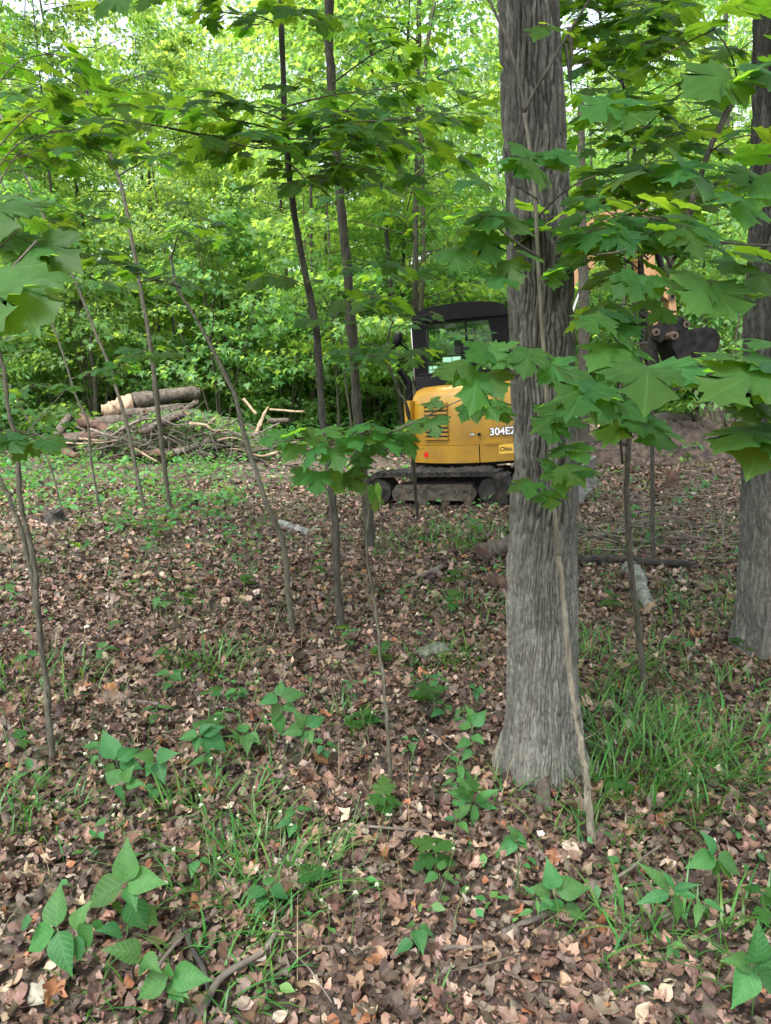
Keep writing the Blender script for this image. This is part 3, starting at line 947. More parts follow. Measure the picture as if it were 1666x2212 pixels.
sJ.hero([(1308, 685, 1240, 705, 0.13), (1315, 685, 1395, 722, 0.14), (1312, 690, 1375, 750, 0.14), (1325, 672, 1350, 690, 0.12), (1330, 750, 1272, 782, 0.14), (1340, 745, 1372, 790, 0.14), (1345, 770, 1300, 815, 0.12)], 1.85)
sJ.hero([(1400, 790, 1400, 855, 0.19), (1420, 788, 1530, 825, 0.18), (1270, 832, 1215, 905, 0.17), (1285, 832, 1190, 865, 0.15), (1298, 835, 1315, 895, 0.13)], 1.5)
sJ.hero([(1402, 905, 1430, 978, 0.16), (1352, 888, 1298, 960, 0.16), (1362, 890, 1395, 935, 0.15), (1335, 885, 1275, 905, 0.13), (1345, 870, 1395, 890, 0.13)], 1.75)
sJ.hero([(1365, 592, 1282, 615, 0.13), (1375, 590, 1322, 640, 0.12), (1385, 600, 1372, 645, 0.12), (1395, 598, 1455, 620, 0.13), (1400, 605, 1425, 650, 0.12)], 2.3)
sJ.hero([(1520, 610, 1435, 632, 0.16), (1530, 612, 1500, 655, 0.16), (1545, 615, 1590, 690, 0.17), (1555, 610, 1640, 640, 0.17), (1600, 570, 1560, 580, 0.13), (1650, 560, 1600, 545, 0.13), (1660, 590, 1640, 625, 0.14)], 1.75)
sJ.hero([(1400, 362, 1300, 372, 0.17), (1410, 362, 1372, 400, 0.15), (1480, 352, 1560, 402, 0.18), (1470, 350, 1452, 395, 0.15), (1440, 355, 1395, 378, 0.15), (1360, 215, 1400, 225, 0.13), (1330, 225, 1258, 230, 0.13), (1345, 235, 1400, 265, 0.14), (1625, 372, 1580, 385, 0.12), (1640, 380, 1660, 420, 0.13)], 1.7)
sJ.hero([(1600, 425, 1550, 430, 0.12), (1605, 428, 1628, 475, 0.13), (1660, 395, 1640, 430, 0.12), (1590, 165, 1480, 178, 0.17), (1600, 168, 1560, 195, 0.15), (1650, 150, 1670, 190, 0.15), (1660, 140, 1590, 150, 0.15)], 1.6)
# branch hanging low in front of the big trunk
sJ.branch([P(1300, 950, 2.8), P(1225, 960, 2.5), P(1210, 985, 2.3), P(1205, 1030, 2.2)], 0.004, 0.0015)
sJ.hero([(1200, 905, 1182, 965, 0.13), (1210, 890, 1150, 925, 0.14), (1215, 895, 1262, 925, 0.13), (1225, 965, 1188, 985, 0.12), (1230, 960, 1272, 1000, 0.13), (1200, 1000, 1175, 1015, 0.10), (1205, 1012, 1222, 1065, 0.12), (1215, 1008, 1265, 1042, 0.12), (1150, 1040, 1090, 1055, 0.10), (1155, 1042, 1135, 1070, 0.09), (1188, 1062, 1192, 1104, 0.11), (1180, 1060, 1162, 1088, 0.08), (1262, 1010, 1275, 1035, 0.09)], 2.2)

# light green leaves hanging in from the right edge
sR = Sapling('sapling reaching in from the right edge with big pale leaves', [G(1900, 1900), P(1890, 1400, 2.2), P(1850, 1000, 2.0), P(1820, 700, 1.8), P(1800, 300, 1.8)], [0.012, 0.01, 0.006, 0.004], M_STEM)
sR.branch([P(1830, 800, 1.85), P(1740, 790, 1.5), P(1640, 800, 1.3)], 0.004)
sR.branch([P(1840, 930, 1.9), P(1740, 880, 1.5), P(1600, 868, 1.4), P(1570, 862, 1.4)], 0.004)
sR.hero([(1640, 800, 1555, 780, 0.15), (1650, 805, 1508, 850, 0.18), (1655, 800, 1590, 870, 0.16), (1600, 770, 1520, 760, 0.12), (1668, 740, 1632, 732, 0.10), (1670, 780, 1640, 765, 0.12), (1655, 930, 1535, 945, 0.17), (1660, 925, 1620, 1000, 0.17), (1690, 920, 1665, 985, 0.15), (1650, 880, 1580, 892, 0.13), (1690, 850, 1660, 880, 0.13)], 1.35)

# leaves close to the lens at the left edge
sK = Sapling('sapling at the left edge with leaves close to the camera', [G(-160, 2050), P(-140, 1500, 1.7), P(-120, 1000, 1.5), P(-90, 700, 1.3), P(-60, 450, 1.2)], [0.012, 0.01, 0.006, 0.003], M_STEM)
sK.branch([P(-100, 780, 1.35), P(-40, 680, 1.15), P(10, 600, 1.1), P(80, 520, 1.1)], 0.004)
sK.branch([P(-90, 640, 1.3), P(-30, 560, 1.3), P(40, 500, 1.3)], 0.003)
sK.hero([(20, 585, 85, 735, 0.14), (-20, 600, -40, 740, 0.13), (30, 590, 130, 650, 0.12)], 1.05)
sK.hero([(75, 525, 105, 590, 0.12), (85, 518, 172, 575, 0.12), (60, 515, 0, 530, 0.12), (20, 440, 65, 445, 0.12), (0, 435, -20, 500, 0.12), (10, 500, 40, 545, 0.11), (70, 540, 35, 580, 0.11)], 1.35)

# sapling with the leafy fan before the excavator's track
sF = Sapling('thin crooked sapling with a fan of leaves below the excavator', rooted((848, 1716), None, (840, 1600, 2.68), (828, 1500, 2.7), (820, 1400, 2.72), (806, 1300, 2.75), (793, 1200, 2.75), (791, 1100, 2.72), (784, 1020, 2.7), (776, 960, 2.68)), [0.010, 0.0075, 0.007, 0.006, 0.005, 0.004], M_STEM)
sF.branch([P(780, 985, 2.68), P(730, 960, 2.6), P(650, 950, 2.45), P(590, 955, 2.4)], 0.004)
sF.branch([P(776, 960, 2.68), P(830, 940, 2.5), P(900, 910, 2.3), P(960, 880, 2.2), P(1000, 862, 2.15)], 0.004)
sF.branch([P(778, 980, 2.68), P(760, 1000, 2.5), P(745, 1010, 2.4)], 0.003)
sF.hero([(620, 935, 548, 958, 0.12), (650, 930, 600, 935, 0.11), (640, 960, 612, 995, 0.12), (690, 935, 665, 960, 0.12), (700, 925, 735, 935, 0.11), (690, 960, 640, 1010, 0.13), (720, 965, 735, 1015, 0.13), (745, 945, 780, 960, 0.12), (670, 1015, 630, 1050, 0.12), (690, 1020, 680, 1075, 0.12), (740, 1020, 722, 1072, 0.12), (750, 1020, 790, 1062, 0.12), (780, 1000, 758, 1035, 0.11), (760, 925, 800, 920, 0.12),
         (790, 950, 840, 985, 0.13), (800, 940, 860, 950, 0.12), (830, 935, 870, 975, 0.13), (860, 930, 905, 985, 0.13), (870, 915, 915, 925, 0.12), (830, 925, 815, 915, 0.10), (725, 985, 690, 990, 0.11), (775, 975, 800, 1010, 0.11)], 2.5)
sF.hero([(925, 870, 910, 876, 0.06), (928, 868, 960, 874, 0.06), (930, 905, 908, 925, 0.075), (935, 905, 945, 948, 0.085), (945, 900, 968, 915, 0.07), (1020, 862, 1058, 872, 0.085), (1030, 866, 1028, 912, 0.09), (1050, 868, 1075, 905, 0.09), (1065, 865, 1112, 885, 0.09), (1010, 880, 998, 908, 0.07), (1085, 885, 1098, 918, 0.08), (900, 912, 882, 925, 0.08)], 2.2)

# twin stems at the left edge
sA = Sapling('tall slim sapling nearest the left edge', rooted((112, 1648), None, (92, 1480), (72, 1300), (60, 1180), (40, 1040), (22, 900), (2, 790), (-30, 620), (-80, 300)), [0.016, 0.012, 0.010, 0.009, 0.008, 0.006], M_STEM)
sA2 = Sapling('second slim sapling crossing the one nearest the left edge', rooted((96, 1445), None, (86, 1330), (68, 1220), (36, 1110), (5, 1040), (-60, 900), (-120, 500)), [0.017, 0.014, 0.012, 0.010, 0.008], M_STEM)
sA.dsprays([((30, 950, 2.9), (80, 940, 2.7), (100, 950, 2.6))], size=0.10, step=0.08, r0=0.003, twigs=0.2)

sA.dsprays([((-50, 500, 2.9), (40, 330, 3.6), (150, 260, 4.0)), ((-55, 450, 2.9), (60, 300, 3.8), (280, 270, 4.3)), ((-60, 380, 2.9), (100, 230, 4.0), (330, 200, 4.6))], size=0.115, step=0.11, r0=0.004, start=0.45)
sA.dsprays([((-65, 330, 2.9), (20, 150, 3.5), (120, 110, 4.0)), ((-50, 480, 2.9), (30, 470, 3.6), (130, 480, 4.0))], size=0.11, step=0.13, r0=0.004, start=0.5, twigs=0.4)
# the leaning stem, mid left
sD = Sapling('long leaning sapling left of the two dark trunks', rooted((631, 1363), None, (621, 1291), (606, 1176), (571, 1081), (553, 1020, 4.7), (530, 950, 4.8), (510, 870, 4.9), (480, 800, 5), (445, 730, 5.1), (410, 665, 5.2), (380, 610, 5.3), (366, 550, 5.4)), [0.024, 0.019, 0.018, 0.017, 0.015, 0.012, 0.008], M_STEM)
sD.branch([P(392, 622, 5.3), P(360, 608, 5.2), P(330, 605, 5.1), P(280, 585, 5.0)], 0.006)
sD.branch([P(452, 742, 5.1), P(462, 690, 5), P(458, 660, 4.9), P(465, 645, 4.9)], 0.005)
sD.dsprays([((392, 622, 5.3), (340, 605, 5.1), (270, 560, 4.9)), ((370, 560, 5.4), (390, 500, 5.2), (430, 470, 5.0))], size=0.12, step=0.12, r0=0.006)

# the two dark trunks
sG = Sapling('slim dark trunk, left of the two dark trunks', rooted((740, 1363), None, (732, 1281), (725, 1141), (716, 1066), (705, 980), (693, 900), (688, 800), (679, 700), (655, 560), (637, 450), (625, 360), (618, 200), (612, 0), (608, -200)), [0.030, 0.025, 0.024, 0.023, 0.021, 0.019, 0.017], M_DARKSTEM, name='tree', cat='tree')
sG.branch([P(617, 300, 4.6), P(560, 305, 4.4), P(480, 297, 4.2), P(415, 288, 4.0)], 0.012, 0.006, M_DARKSTEM)
sG.dsprays([((430, 290, 4.0), (330, 270, 3.8), (220, 255, 3.6)), ((618, 262, 4.6), (560, 240, 4.2), (440, 215, 3.9)), ((620, 310, 4.6), (560, 320, 4.1), (470, 300, 3.7)),
            ((618, 270, 4.6), (690, 250, 4.2), (800, 235, 3.9)), ((620, 300, 4.6), (700, 300, 4.2), (860, 300, 3.8)), ((622, 330, 4.6), (700, 350, 4.2), (790, 365, 3.9)),
            ((618, 230, 4.6), (720, 205, 4.3), (840, 190, 4.1)), ((624, 350, 4.6), (660, 390, 4.2), (640, 400, 3.9)), ((640, 290, 4.6), (760, 265, 3.9), (960, 255, 3.5)), ((618, 285, 4.6), (520, 262, 4.1), (380, 235, 3.8))], size=0.13, step=0.10, r0=0.006)
sG.dsprays([((612, -20, 4.6), (480, -40, 4.0), (330, -10, 3.6)), ((612, -60, 4.6), (420, -60, 3.8), (240, 0, 3.4)), ((613, 60, 4.6), (560, 35, 4.2), (490, 30, 4.0)), ((612, 40, 4.6), (660, 30, 4.2), (690, 45, 4.0)), ((680, 690, 4.6), (720, 690, 4.3), (760, 640, 4.1)), ((668, 620, 4.6), (620, 600, 4.4), (570, 590, 4.3))], size=0.12, step=0.12, r0=0.004, twigs=0.35)
sH = Sapling('thicker dark trunk left of the excavator, right of the two dark trunks', rooted((801, 1186), None, (795, 1120), (785, 1040), (776, 920), (766, 800), (757, 660), (749, 550), (735, 400), (722, 250), (714, 130), (709, 0), (705, -150)), [0.060, 0.052, 0.048, 0.046, 0.044, 0.042, 0.040], M_DARKSTEM, name='tree', cat='tree')
sH.dsprays([((740, 420, 6.8), (800, 400, 6.2), (900, 420, 5.8)), ((730, 330, 6.8), (860, 310, 6.0), (1000, 340, 5.5)), ((725, 260, 6.8), (800, 200, 6.3), (950, 170, 5.9)), ((755, 600, 6.8), (800, 570, 6.4), (860, 575, 6.1)), ((735, 300, 6.8), (900, 260, 6.0), (1060, 200, 5.6)), ((718, 180, 6.8), (820, 110, 6.4), (940, 70, 6.2)), ((752, 640, 6.8), (800, 640, 6.2), (850, 660, 5.9)), ((760, 760, 6.8), (800, 770, 6.2), (850, 760, 5.8))], size=0.14, step=0.12, r0=0.008)
sH.hero([(808, 1050, 800, 1090, 0.14), (815, 1045, 830, 1085, 0.14), (812, 1070, 808, 1112, 0.14)], 6.6, False)

# sapling by the excavator's cab, with a bent stem
sM = Sapling('bent dark stem standing against the left end of the excavator', rooted((905, 1120), 7.9, (882, 900), (865, 850), (842, 795), (838, 740), (850, 690)), [0.022, 0.018, 0.014, 0.008], M_DARKSTEM)
sM.dsprays([((842, 740, 7.8), (800, 760, 7.0), (770, 770, 6.5)), ((850, 700, 7.9), (810, 640, 7.3), (770, 625, 7))], size=0.12, step=0.13, r0=0.005, twigs=0.5)
sM.dsprays([((845, 720, 7.8), (890, 690, 6.6), (940, 675, 6.0)), ((838, 770, 7.9), (900, 760, 6.8), (960, 735, 6.2), (1050, 715, 5.8))], size=0.11, step=0.2, r0=0.004, twigs=0.15, dens=0.7, start=0.4)

# stems further left
sC = Sapling('straight slim trunk in front of the log pile', rooted((371, 1116), None, (352, 970), (345, 890), (327, 740), (305, 620), (288, 520), (260, 395), (230, 310), (205, 250), (150, 80)), [0.033, 0.030, 0.027, 0.024, 0.02, 0.014], M_STEM)
sC.dsprays([((300, 600, 8), (230, 560, 7.2), (150, 540, 6.8)), ((280, 480, 8), (200, 470, 7.0), (110, 440, 6.5)), ((240, 330, 8), (140, 300, 7), (20, 290, 6.4)), ((215, 270, 8), (120, 220, 7), (0, 200, 6.2)), ((255, 380, 8), (330, 340, 7.4), (390, 330, 7)), ((210, 260, 8), (240, 190, 7.5), (340, 150, 7)), ((225, 300, 8), (100, 350, 6.8), (-20, 380, 6.2)), ((190, 200, 8), (80, 130, 7.2), (-20, 130, 6.8)), ((300, 610, 8), (360, 600, 7.6), (400, 620, 7.3))], size=0.15, step=0.13, r0=0.008)
sB = Sapling('thin stem left of the log pile, second from the left sapling', rooted((220, 1122), None, (197, 1000), (187, 910), (162, 853), (107, 690), (60, 560), (0, 380)), [0.018, 0.016, 0.014, 0.010], M_STEM)
sB.dsprays([((150, 820, 8), (210, 800, 7.6), (260, 780, 7.4)), ((120, 730, 8), (60, 720, 7.5), (-10, 740, 7.2)), ((160, 850, 8), (100, 830, 7.6), (30, 850, 7.3))], size=0.14, step=0.14, r0=0.006)
sB2 = Sapling('crooked stem rising before the middle of the log pile', rooted((316, 1098), None, (300, 1040), (287, 970), (272, 900), (255, 845), (240, 800), (200, 705), (162, 605), (110, 500), (75, 425), (0, 245)), [0.030, 0.026, 0.022, 0.02, 0.014], M_STEM)
sB2.dsprays([((170, 620, 8.5), (230, 610, 8), (280, 640, 7.8)), ((245, 810, 8.8), (300, 760, 8.4), (330, 770, 8)), ((120, 520, 8.5), (60, 560, 8), (0, 600, 7.6)), ((90, 450, 8.5), (40, 420, 7.6), (-30, 440, 7))], size=0.15, step=0.14, r0=0.006)
sB3 = Sapling('thinnest short stem at the far left before the logs', rooted((146, 1130), None, (105, 996), (58, 896), (20, 830)), [0.014, 0.011, 0.007], M_STEM)
sB3.dsprays([((60, 900, 8), (20, 860, 7.6), (-30, 850, 7.4)), ((80, 940, 8), (110, 900, 7.7), (150, 890, 7.5))], size=0.12, step=0.14, r0=0.004)

# stem to the right, thin
sKk = Sapling('straight thin stem right of the forked sapling', rooted((1411, 1227), None, (1410, 1050), (1406, 900), (1398, 760), (1385, 560), (1370, 300), (1358, 240), (1335, 150), (1310, 80), (1290, 0), (1275, -80)), [0.021, 0.018, 0.016, 0.014, 0.012, 0.009], M_DARKSTEM)
sKk.branch([P(1370, 300, 6.2), P(1400, 270, 6), P(1450, 220, 5.7), P(1480, 195, 5.5)], 0.008, 0.003)
sKk.branch([P(1345, 180, 6.2), P(1300, 140, 6), P(1265, 95, 5.8)], 0.008, 0.003)
sKk.dsprays([((1372, 320, 6.2), (1300, 300, 5.5), (1255, 260, 5.2)), ((1360, 260, 6.2), (1430, 200, 5.4), (1520, 150, 5.0)), ((1345, 170, 6.2), (1300, 110, 5.6), (1250, 60, 5.3)), ((1350, 190, 6.2), (1420, 120, 5.6), (1500, 60, 5.2)), ((1380, 420, 6.2), (1460, 400, 5.4), (1540, 380, 5.0)), ((1378, 400, 6.2), (1320, 420, 5.4), (1270, 430, 5.0)), ((1330, 130, 6.2), (1370, 60, 5.6), (1420, 20, 5.3)), ((1385, 520, 6.2), (1340, 500, 5.4), (1270, 490, 4.9)), ((1320, 100, 6.2), (1290, 60, 5.8), (1240, 20, 5.5)), ((1390, 540, 6.2), (1450, 510, 5.6), (1520, 490, 5.2)), ((1310, 80, 6.2), (1350, 20, 5.6), (1400, -30, 5.3)), ((1365, 280, 6.2), (1440, 290, 5.5), (1560, 280, 5.0))], size=0.15, step=0.12, r0=0.006)
sKk.dsprays([((1372, 310, 6.2), (1340, 220, 5.0), (1280, 190, 4.4)), ((1340, 160, 6.2), (1400, 90, 5.0), (1480, 100, 4.4)), ((1375, 380, 6.2), (1420, 330, 5.0), (1500, 240, 4.4)), ((1300, 40, 6.2), (1360, 10, 5.2), (1450, 30, 4.6)), ((1385, 480, 6.2), (1430, 450, 5.2), (1520, 440, 4.7)), ((1382, 450, 6.2), (1330, 390, 5.2), (1280, 370, 4.8)), ((1330, 130, 6.2), (1280, 130, 5.2), (1245, 150, 4.8)), ((1300, 30, 6.2), (1250, 0, 5.4), (1220, -20, 5))], size=0.15, step=0.12, r0=0.006)
# bright spray of the forked sapling, over the boom
sJ.dsprays([((1400, 560, 2.95), (1360, 520, 2.7), (1290, 500, 2.4)), ((1370, 480, 2.9), (1400, 470, 2.7), (1450, 480, 2.5)), ((1455, 560, 3.0), (1500, 530, 2.8), (1560, 540, 2.6)), ((1500, 420, 2.95), (1540, 400, 2.8), (1600, 350, 2.7)), ((1400, 690, 3), (1360, 660, 2.8), (1290, 660, 2.6)), ((1530, 330, 2.9), (1580, 300, 2.8), (1640, 290, 2.7)), ((1600, 210, 2.85), (1580, 120, 2.7), (1540, 60, 2.6)), ((1640, 180, 2.85), (1630, 100, 2.7), (1640, 30, 2.6))], size=0.13, step=0.12, r0=0.004, twigs=0.25)
sJ.dsprays([((1400, 600, 2.95), (1350, 560, 2.7), (1275, 540, 2.5)), ((1385, 560, 2.95), (1395, 500, 2.7), (1420, 440, 2.5)), ((1382, 520, 2.9), (1330, 470, 2.7), (1290, 440, 2.55)), ((1450, 570, 3.0), (1420, 520, 2.7), (1370, 510, 2.5))], size=0.125, step=0.11, r0=0.003, twigs=0.3)
# slender tree behind the excavator
sI = Sapling('thin upright trunk rising behind the excavator cab', [G(899, 960), P(898, 660, 14.5), P(900, 480, 14.5), P(904, 250, 14.5), P(905, 0, 14.5), P(906, -100, 14.5)], [0.06, 0.055, 0.05, 0.04], M_DARKSTEM, name='tree', cat='tree')
sI.dsprays([((900, 500, 14.5), (940, 450, 14), (990, 440, 13.5)), ((899, 520, 14.5), (860, 470, 14), (820, 460, 13.6)), ((902, 300, 14.5), (840, 250, 14), (790, 240, 13.6)), ((903, 200, 14.5), (970, 150, 14), (1030, 140, 13.6)), ((904, 90, 14.5), (850, 60, 14), (800, 70, 13.6)), ((899, 600, 14.5), (860, 580, 14), (830, 590, 13.7)), ((901, 400, 14.5), (960, 370, 14), (1020, 360, 13.6))], size=0.2, step=0.25, r0=0.015)
# pale stems of the clearing's edge
for (g, Yt, pts, rr, lab) in (
        ((674, 935), 13.5, ((668, 760), (662, 600), (655, 420)), 0.028, 'pale bare stem just left of the slim dark trunk'),
        ((732, 960), 12.5, ((728, 820), (716, 700), (712, 560), (705, 415), (700, 200)), 0.035, 'pale stem between the two dark trunks'),
        ((765, 970), 12.0, ((745, 800), (735, 730), (720, 690), (700, 640)), 0.03, 'bent pale stem between the two dark trunks'),
        ((208, 945), 15.0, ((205, 830), (196, 740), (212, 660), (220, 560)), 0.07, 'barkless reddish dead stem behind the left end of the log pile'),
        ((352, 905), 18.0, ((346, 800), (338, 660), (330, 560), (320, 300)), 0.09, 'grey trunk behind the top log of the pile'),
        ((186, 905), 18.0, ((180, 740), (172, 620), (165, 400)), 0.07, 'grey trunk left of the barkless dead stem'),
        ((443, 905), 18.0, ((440, 720), (436, 560)), 0.06, 'dim grey trunk behind the right of the log pile'),
        ((1262, 1040), 10.6, ((1264, 900), (1262, 700), (1258, 500), (1255, 200)), 0.11, 'reddish brown trunk half hidden by the thick grey trunk'),
        ((1290, 880), 22.0, ((1292, 700), (1295, 400)), 0.12, 'far trunk right of the thick grey trunk'),
        ((1600, 870), 21.0, ((1575, 600), (1570, 300), (1568, 0)), 0.14, 'far trunk left of the right-hand big tree')):
    b_ = G(*g)
    pts = [b_] + [P(x, y, b_.y if b_.y < 40 else Yt) for x, y in pts]
    Sapling(lab, pts, [rr, rr * 0.85, rr * 0.7, rr * 0.45], M_STEM if rr < 0.06 else M_DARKSTEM, name='bare_tree', cat='tree')

# ------------------------------------------------------------------ the excavator
M_YELLOW = simple_mat('yellow_paint', (0.28, 0.150, 0.009), (0.345, 0.190, 0.012), 0.38, 3, spec=0.5)
nt_ = M_YELLOW.node_tree
bn = noise_node(nt_, 45, 6); nt_.links.new(ramp(nt_, bn.outputs[0], [(0.3, (0.3, 0.3, 0.3)), (0.7, (0.55, 0.55, 0.55))]).outputs[0], nt_.nodes['Principled BSDF'].inputs['Roughness'])
bc = nt_.nodes['Principled BSDF'].inputs['Base Color']; src_ = bc.links[0].from_socket
dn = noise_node(nt_, 7, 8); dn2 = noise_node(nt_, 60, 5)
msk = ramp(nt_, math_node(nt_, 'ADD', math_node(nt_, 'MULTIPLY', dn.outputs[0], 0.7), math_node(nt_, 'MULTIPLY', dn2.outputs[0], 0.3)), [(0.46, (0, 0, 0)), (0.68, (0.55, 0.55, 0.55))]).outputs[0]
nt_.links.new(mix_rgb(nt_, src_, (0.17, 0.105, 0.04), msk), bc)
M_BOOM = simple_mat('boom_paint', (0.32, 0.175, 0.075), (0.38, 0.215, 0.10), 0.5, 4)
M_BLACK = simple_mat('black_paint', (0.002, 0.0022, 0.003), (0.005, 0.005, 0.006), 0.28, 12, spec=0.16)
M_RUBBER = simple_mat('muddy_rubber', (0.008, 0.0075, 0.007), (0.045, 0.036, 0.028), 0.9, 9, bump_s=0.6, lo=0.45, hi=0.75)
M_MUD = simple_mat('dried_mud', (0.012, 0.010, 0.008), (0.085, 0.070, 0.052), 0.95, 7, bump_s=0.8, lo=0.3, hi=0.7, detail=8)
M_STEEL = simple_mat('worn_dark_steel', (0.004, 0.004, 0.004), (0.022, 0.020, 0.019), 0.7, 7, bump_s=0.5, spec=0.12)
M_BLADE = simple_mat('worn_grey_steel', (0.10, 0.10, 0.10), (0.24, 0.23, 0.22), 0.55, 6, metal=0.3, bump_s=0.3)
M_CHROME = simple_mat('chrome_rod', (0.6, 0.6, 0.6), (0.7, 0.7, 0.7), 0.15, 5, metal=1.0)
M_PIN = simple_mat('rusty_pin', (0.07, 0.047, 0.034), (0.15, 0.105, 0.075), 0.6, 20, metal=0.4)
M_RED = simple_mat('red_reflector', (0.45, 0.01, 0.012), (0.55, 0.015, 0.015), 0.25, 10)
M_WHITE = simple_mat('white_print', (0.75, 0.76, 0.78), (0.8, 0.8, 0.8), 0.5, 10)
M_INK = simple_mat('black_print', (0.012, 0.012, 0.013), (0.016, 0.016, 0.016), 0.5, 10)
M_PLATE = simple_mat('plate_yellow', (0.68, 0.40, 0.05), (0.72, 0.43, 0.06), 0.4, 10)
M_PAPER = simple_mat('pale_green_sticker', (0.42, 0.62, 0.52), (0.47, 0.66, 0.56), 0.6, 10)
M_SEAT = simple_mat('seat_vinyl', (0.012, 0.012, 0.013), (0.022, 0.022, 0.024), 0.7, 20)
M_GLASS, t, b, o_ = mat_base('tinted_glass')
tr = t.nodes.new('ShaderNodeBsdfTransparent'); tr.inputs['Color'].default_value = (0.84, 0.95, 0.89, 1)
gl = t.nodes.new('ShaderNodeBsdfGlossy'); gl.inputs['Roughness'].default_value = 0.02; gl.inputs['Color'].default_value = (0.75, 0.9, 0.8, 1)
fr = t.nodes.new('ShaderNodeFresnel'); fr.inputs['IOR'].default_value = 1.45
mx = t.nodes.new('ShaderNodeMixShader')
t.links.new(fr.outputs[0], mx.inputs[0]); t.links.new(tr.outputs[0], mx.inputs[1]); t.links.new(gl.outputs[0], mx.inputs[2]); t.links.new(mx.outputs[0], o_.inputs['Surface'])


def bm_mesh(name, bm, mat, smooth=False, bevel=0.0, seg=2):
    if bevel:
        bmesh.ops.bevel(bm, geom=[e for e in bm.edges if e.calc_face_angle(0) > 0.5], offset=bevel, segments=seg, profile=0.7, affect='EDGES', clamp_overlap=True)
    bmesh.ops.recalc_face_normals(bm, faces=bm.faces)
    me = bpy.data.meshes.new(name)
    bm.to_mesh(me); bm.free()
    me.materials.append(mat)
    if smooth:
        me.polygons.foreach_set('use_smooth', np.ones(len(me.polygons), bool))
        me.set_sharp_from_angle(angle=math.radians(35))
    return me


def add_box(bm, c, s, R=None):
    M = Matrix.Translation(c) @ (R or Matrix()) @ Matrix.Diagonal((*s, 1))
    bmesh.ops.create_cube(bm, size=1, matrix=M)


def add_prism(bm, poly, axis, a, b_, M=Matrix()):
    """poly in the plane across 'axis', from a to b along it"""
    def v(p, q):
        u, w = p
        return M @ Vector({'x': (q, u, w), 'y': (u, q, w), 'z': (u, w, q)}[axis])
    A = [bm.verts.new(v(p, a)) for p in poly]; B = [bm.verts.new(v(p, b_)) for p in poly]
    n = len(poly)
    bm.faces.new(A); bm.faces.new(B[::-1])
    for k in range(n):
        bm.faces.new((A[k], B[k], B[(k + 1) % n], A[(k + 1) % n]))


def add_cyl(bm, p, q, r, seg=16, r2=None):
    p, q = Vector(p), Vector(q); d = q - p
    M = Matrix.Translation((p + q) / 2) @ d.to_track_quat('Z', 'Y').to_matrix().to_4x4()
    bmesh.ops.create_cone(bm, cap_ends=True, segments=seg, radius1=r, radius2=r if r2 is None else r2, depth=d.length, matrix=M)


EXC_X, EXC_Y = 1.40, 10.35
exc = empty('mini_excavator', (EXC_X, EXC_Y, gz(EXC_X, EXC_Y) - 0.03), 'yellow tracked mini excavator with black cab standing behind the thick trunk', 'excavator')
exc.rotation_euler = (0, math.radians(-4.0), 0)
HB = math.radians(10)                      # the house is turned to the right of straight away
MH = Matrix.Rotation(-HB, 4, 'Z')
MU = Matrix.Translation((-0.42, -0.1, 0)) @ Matrix.Rotation(math.radians(-90 - 24), 4, 'Z')


def part(name, bm, mat, parent=exc, M=MH, bevel=0.0, seg=2, smooth=True):
    o = bpy.data.objects.new(name, bm_mesh(name, bm, mat, smooth, bevel, seg))
    if parent is exc: o.matrix_basis = M
    return link(o, parent)


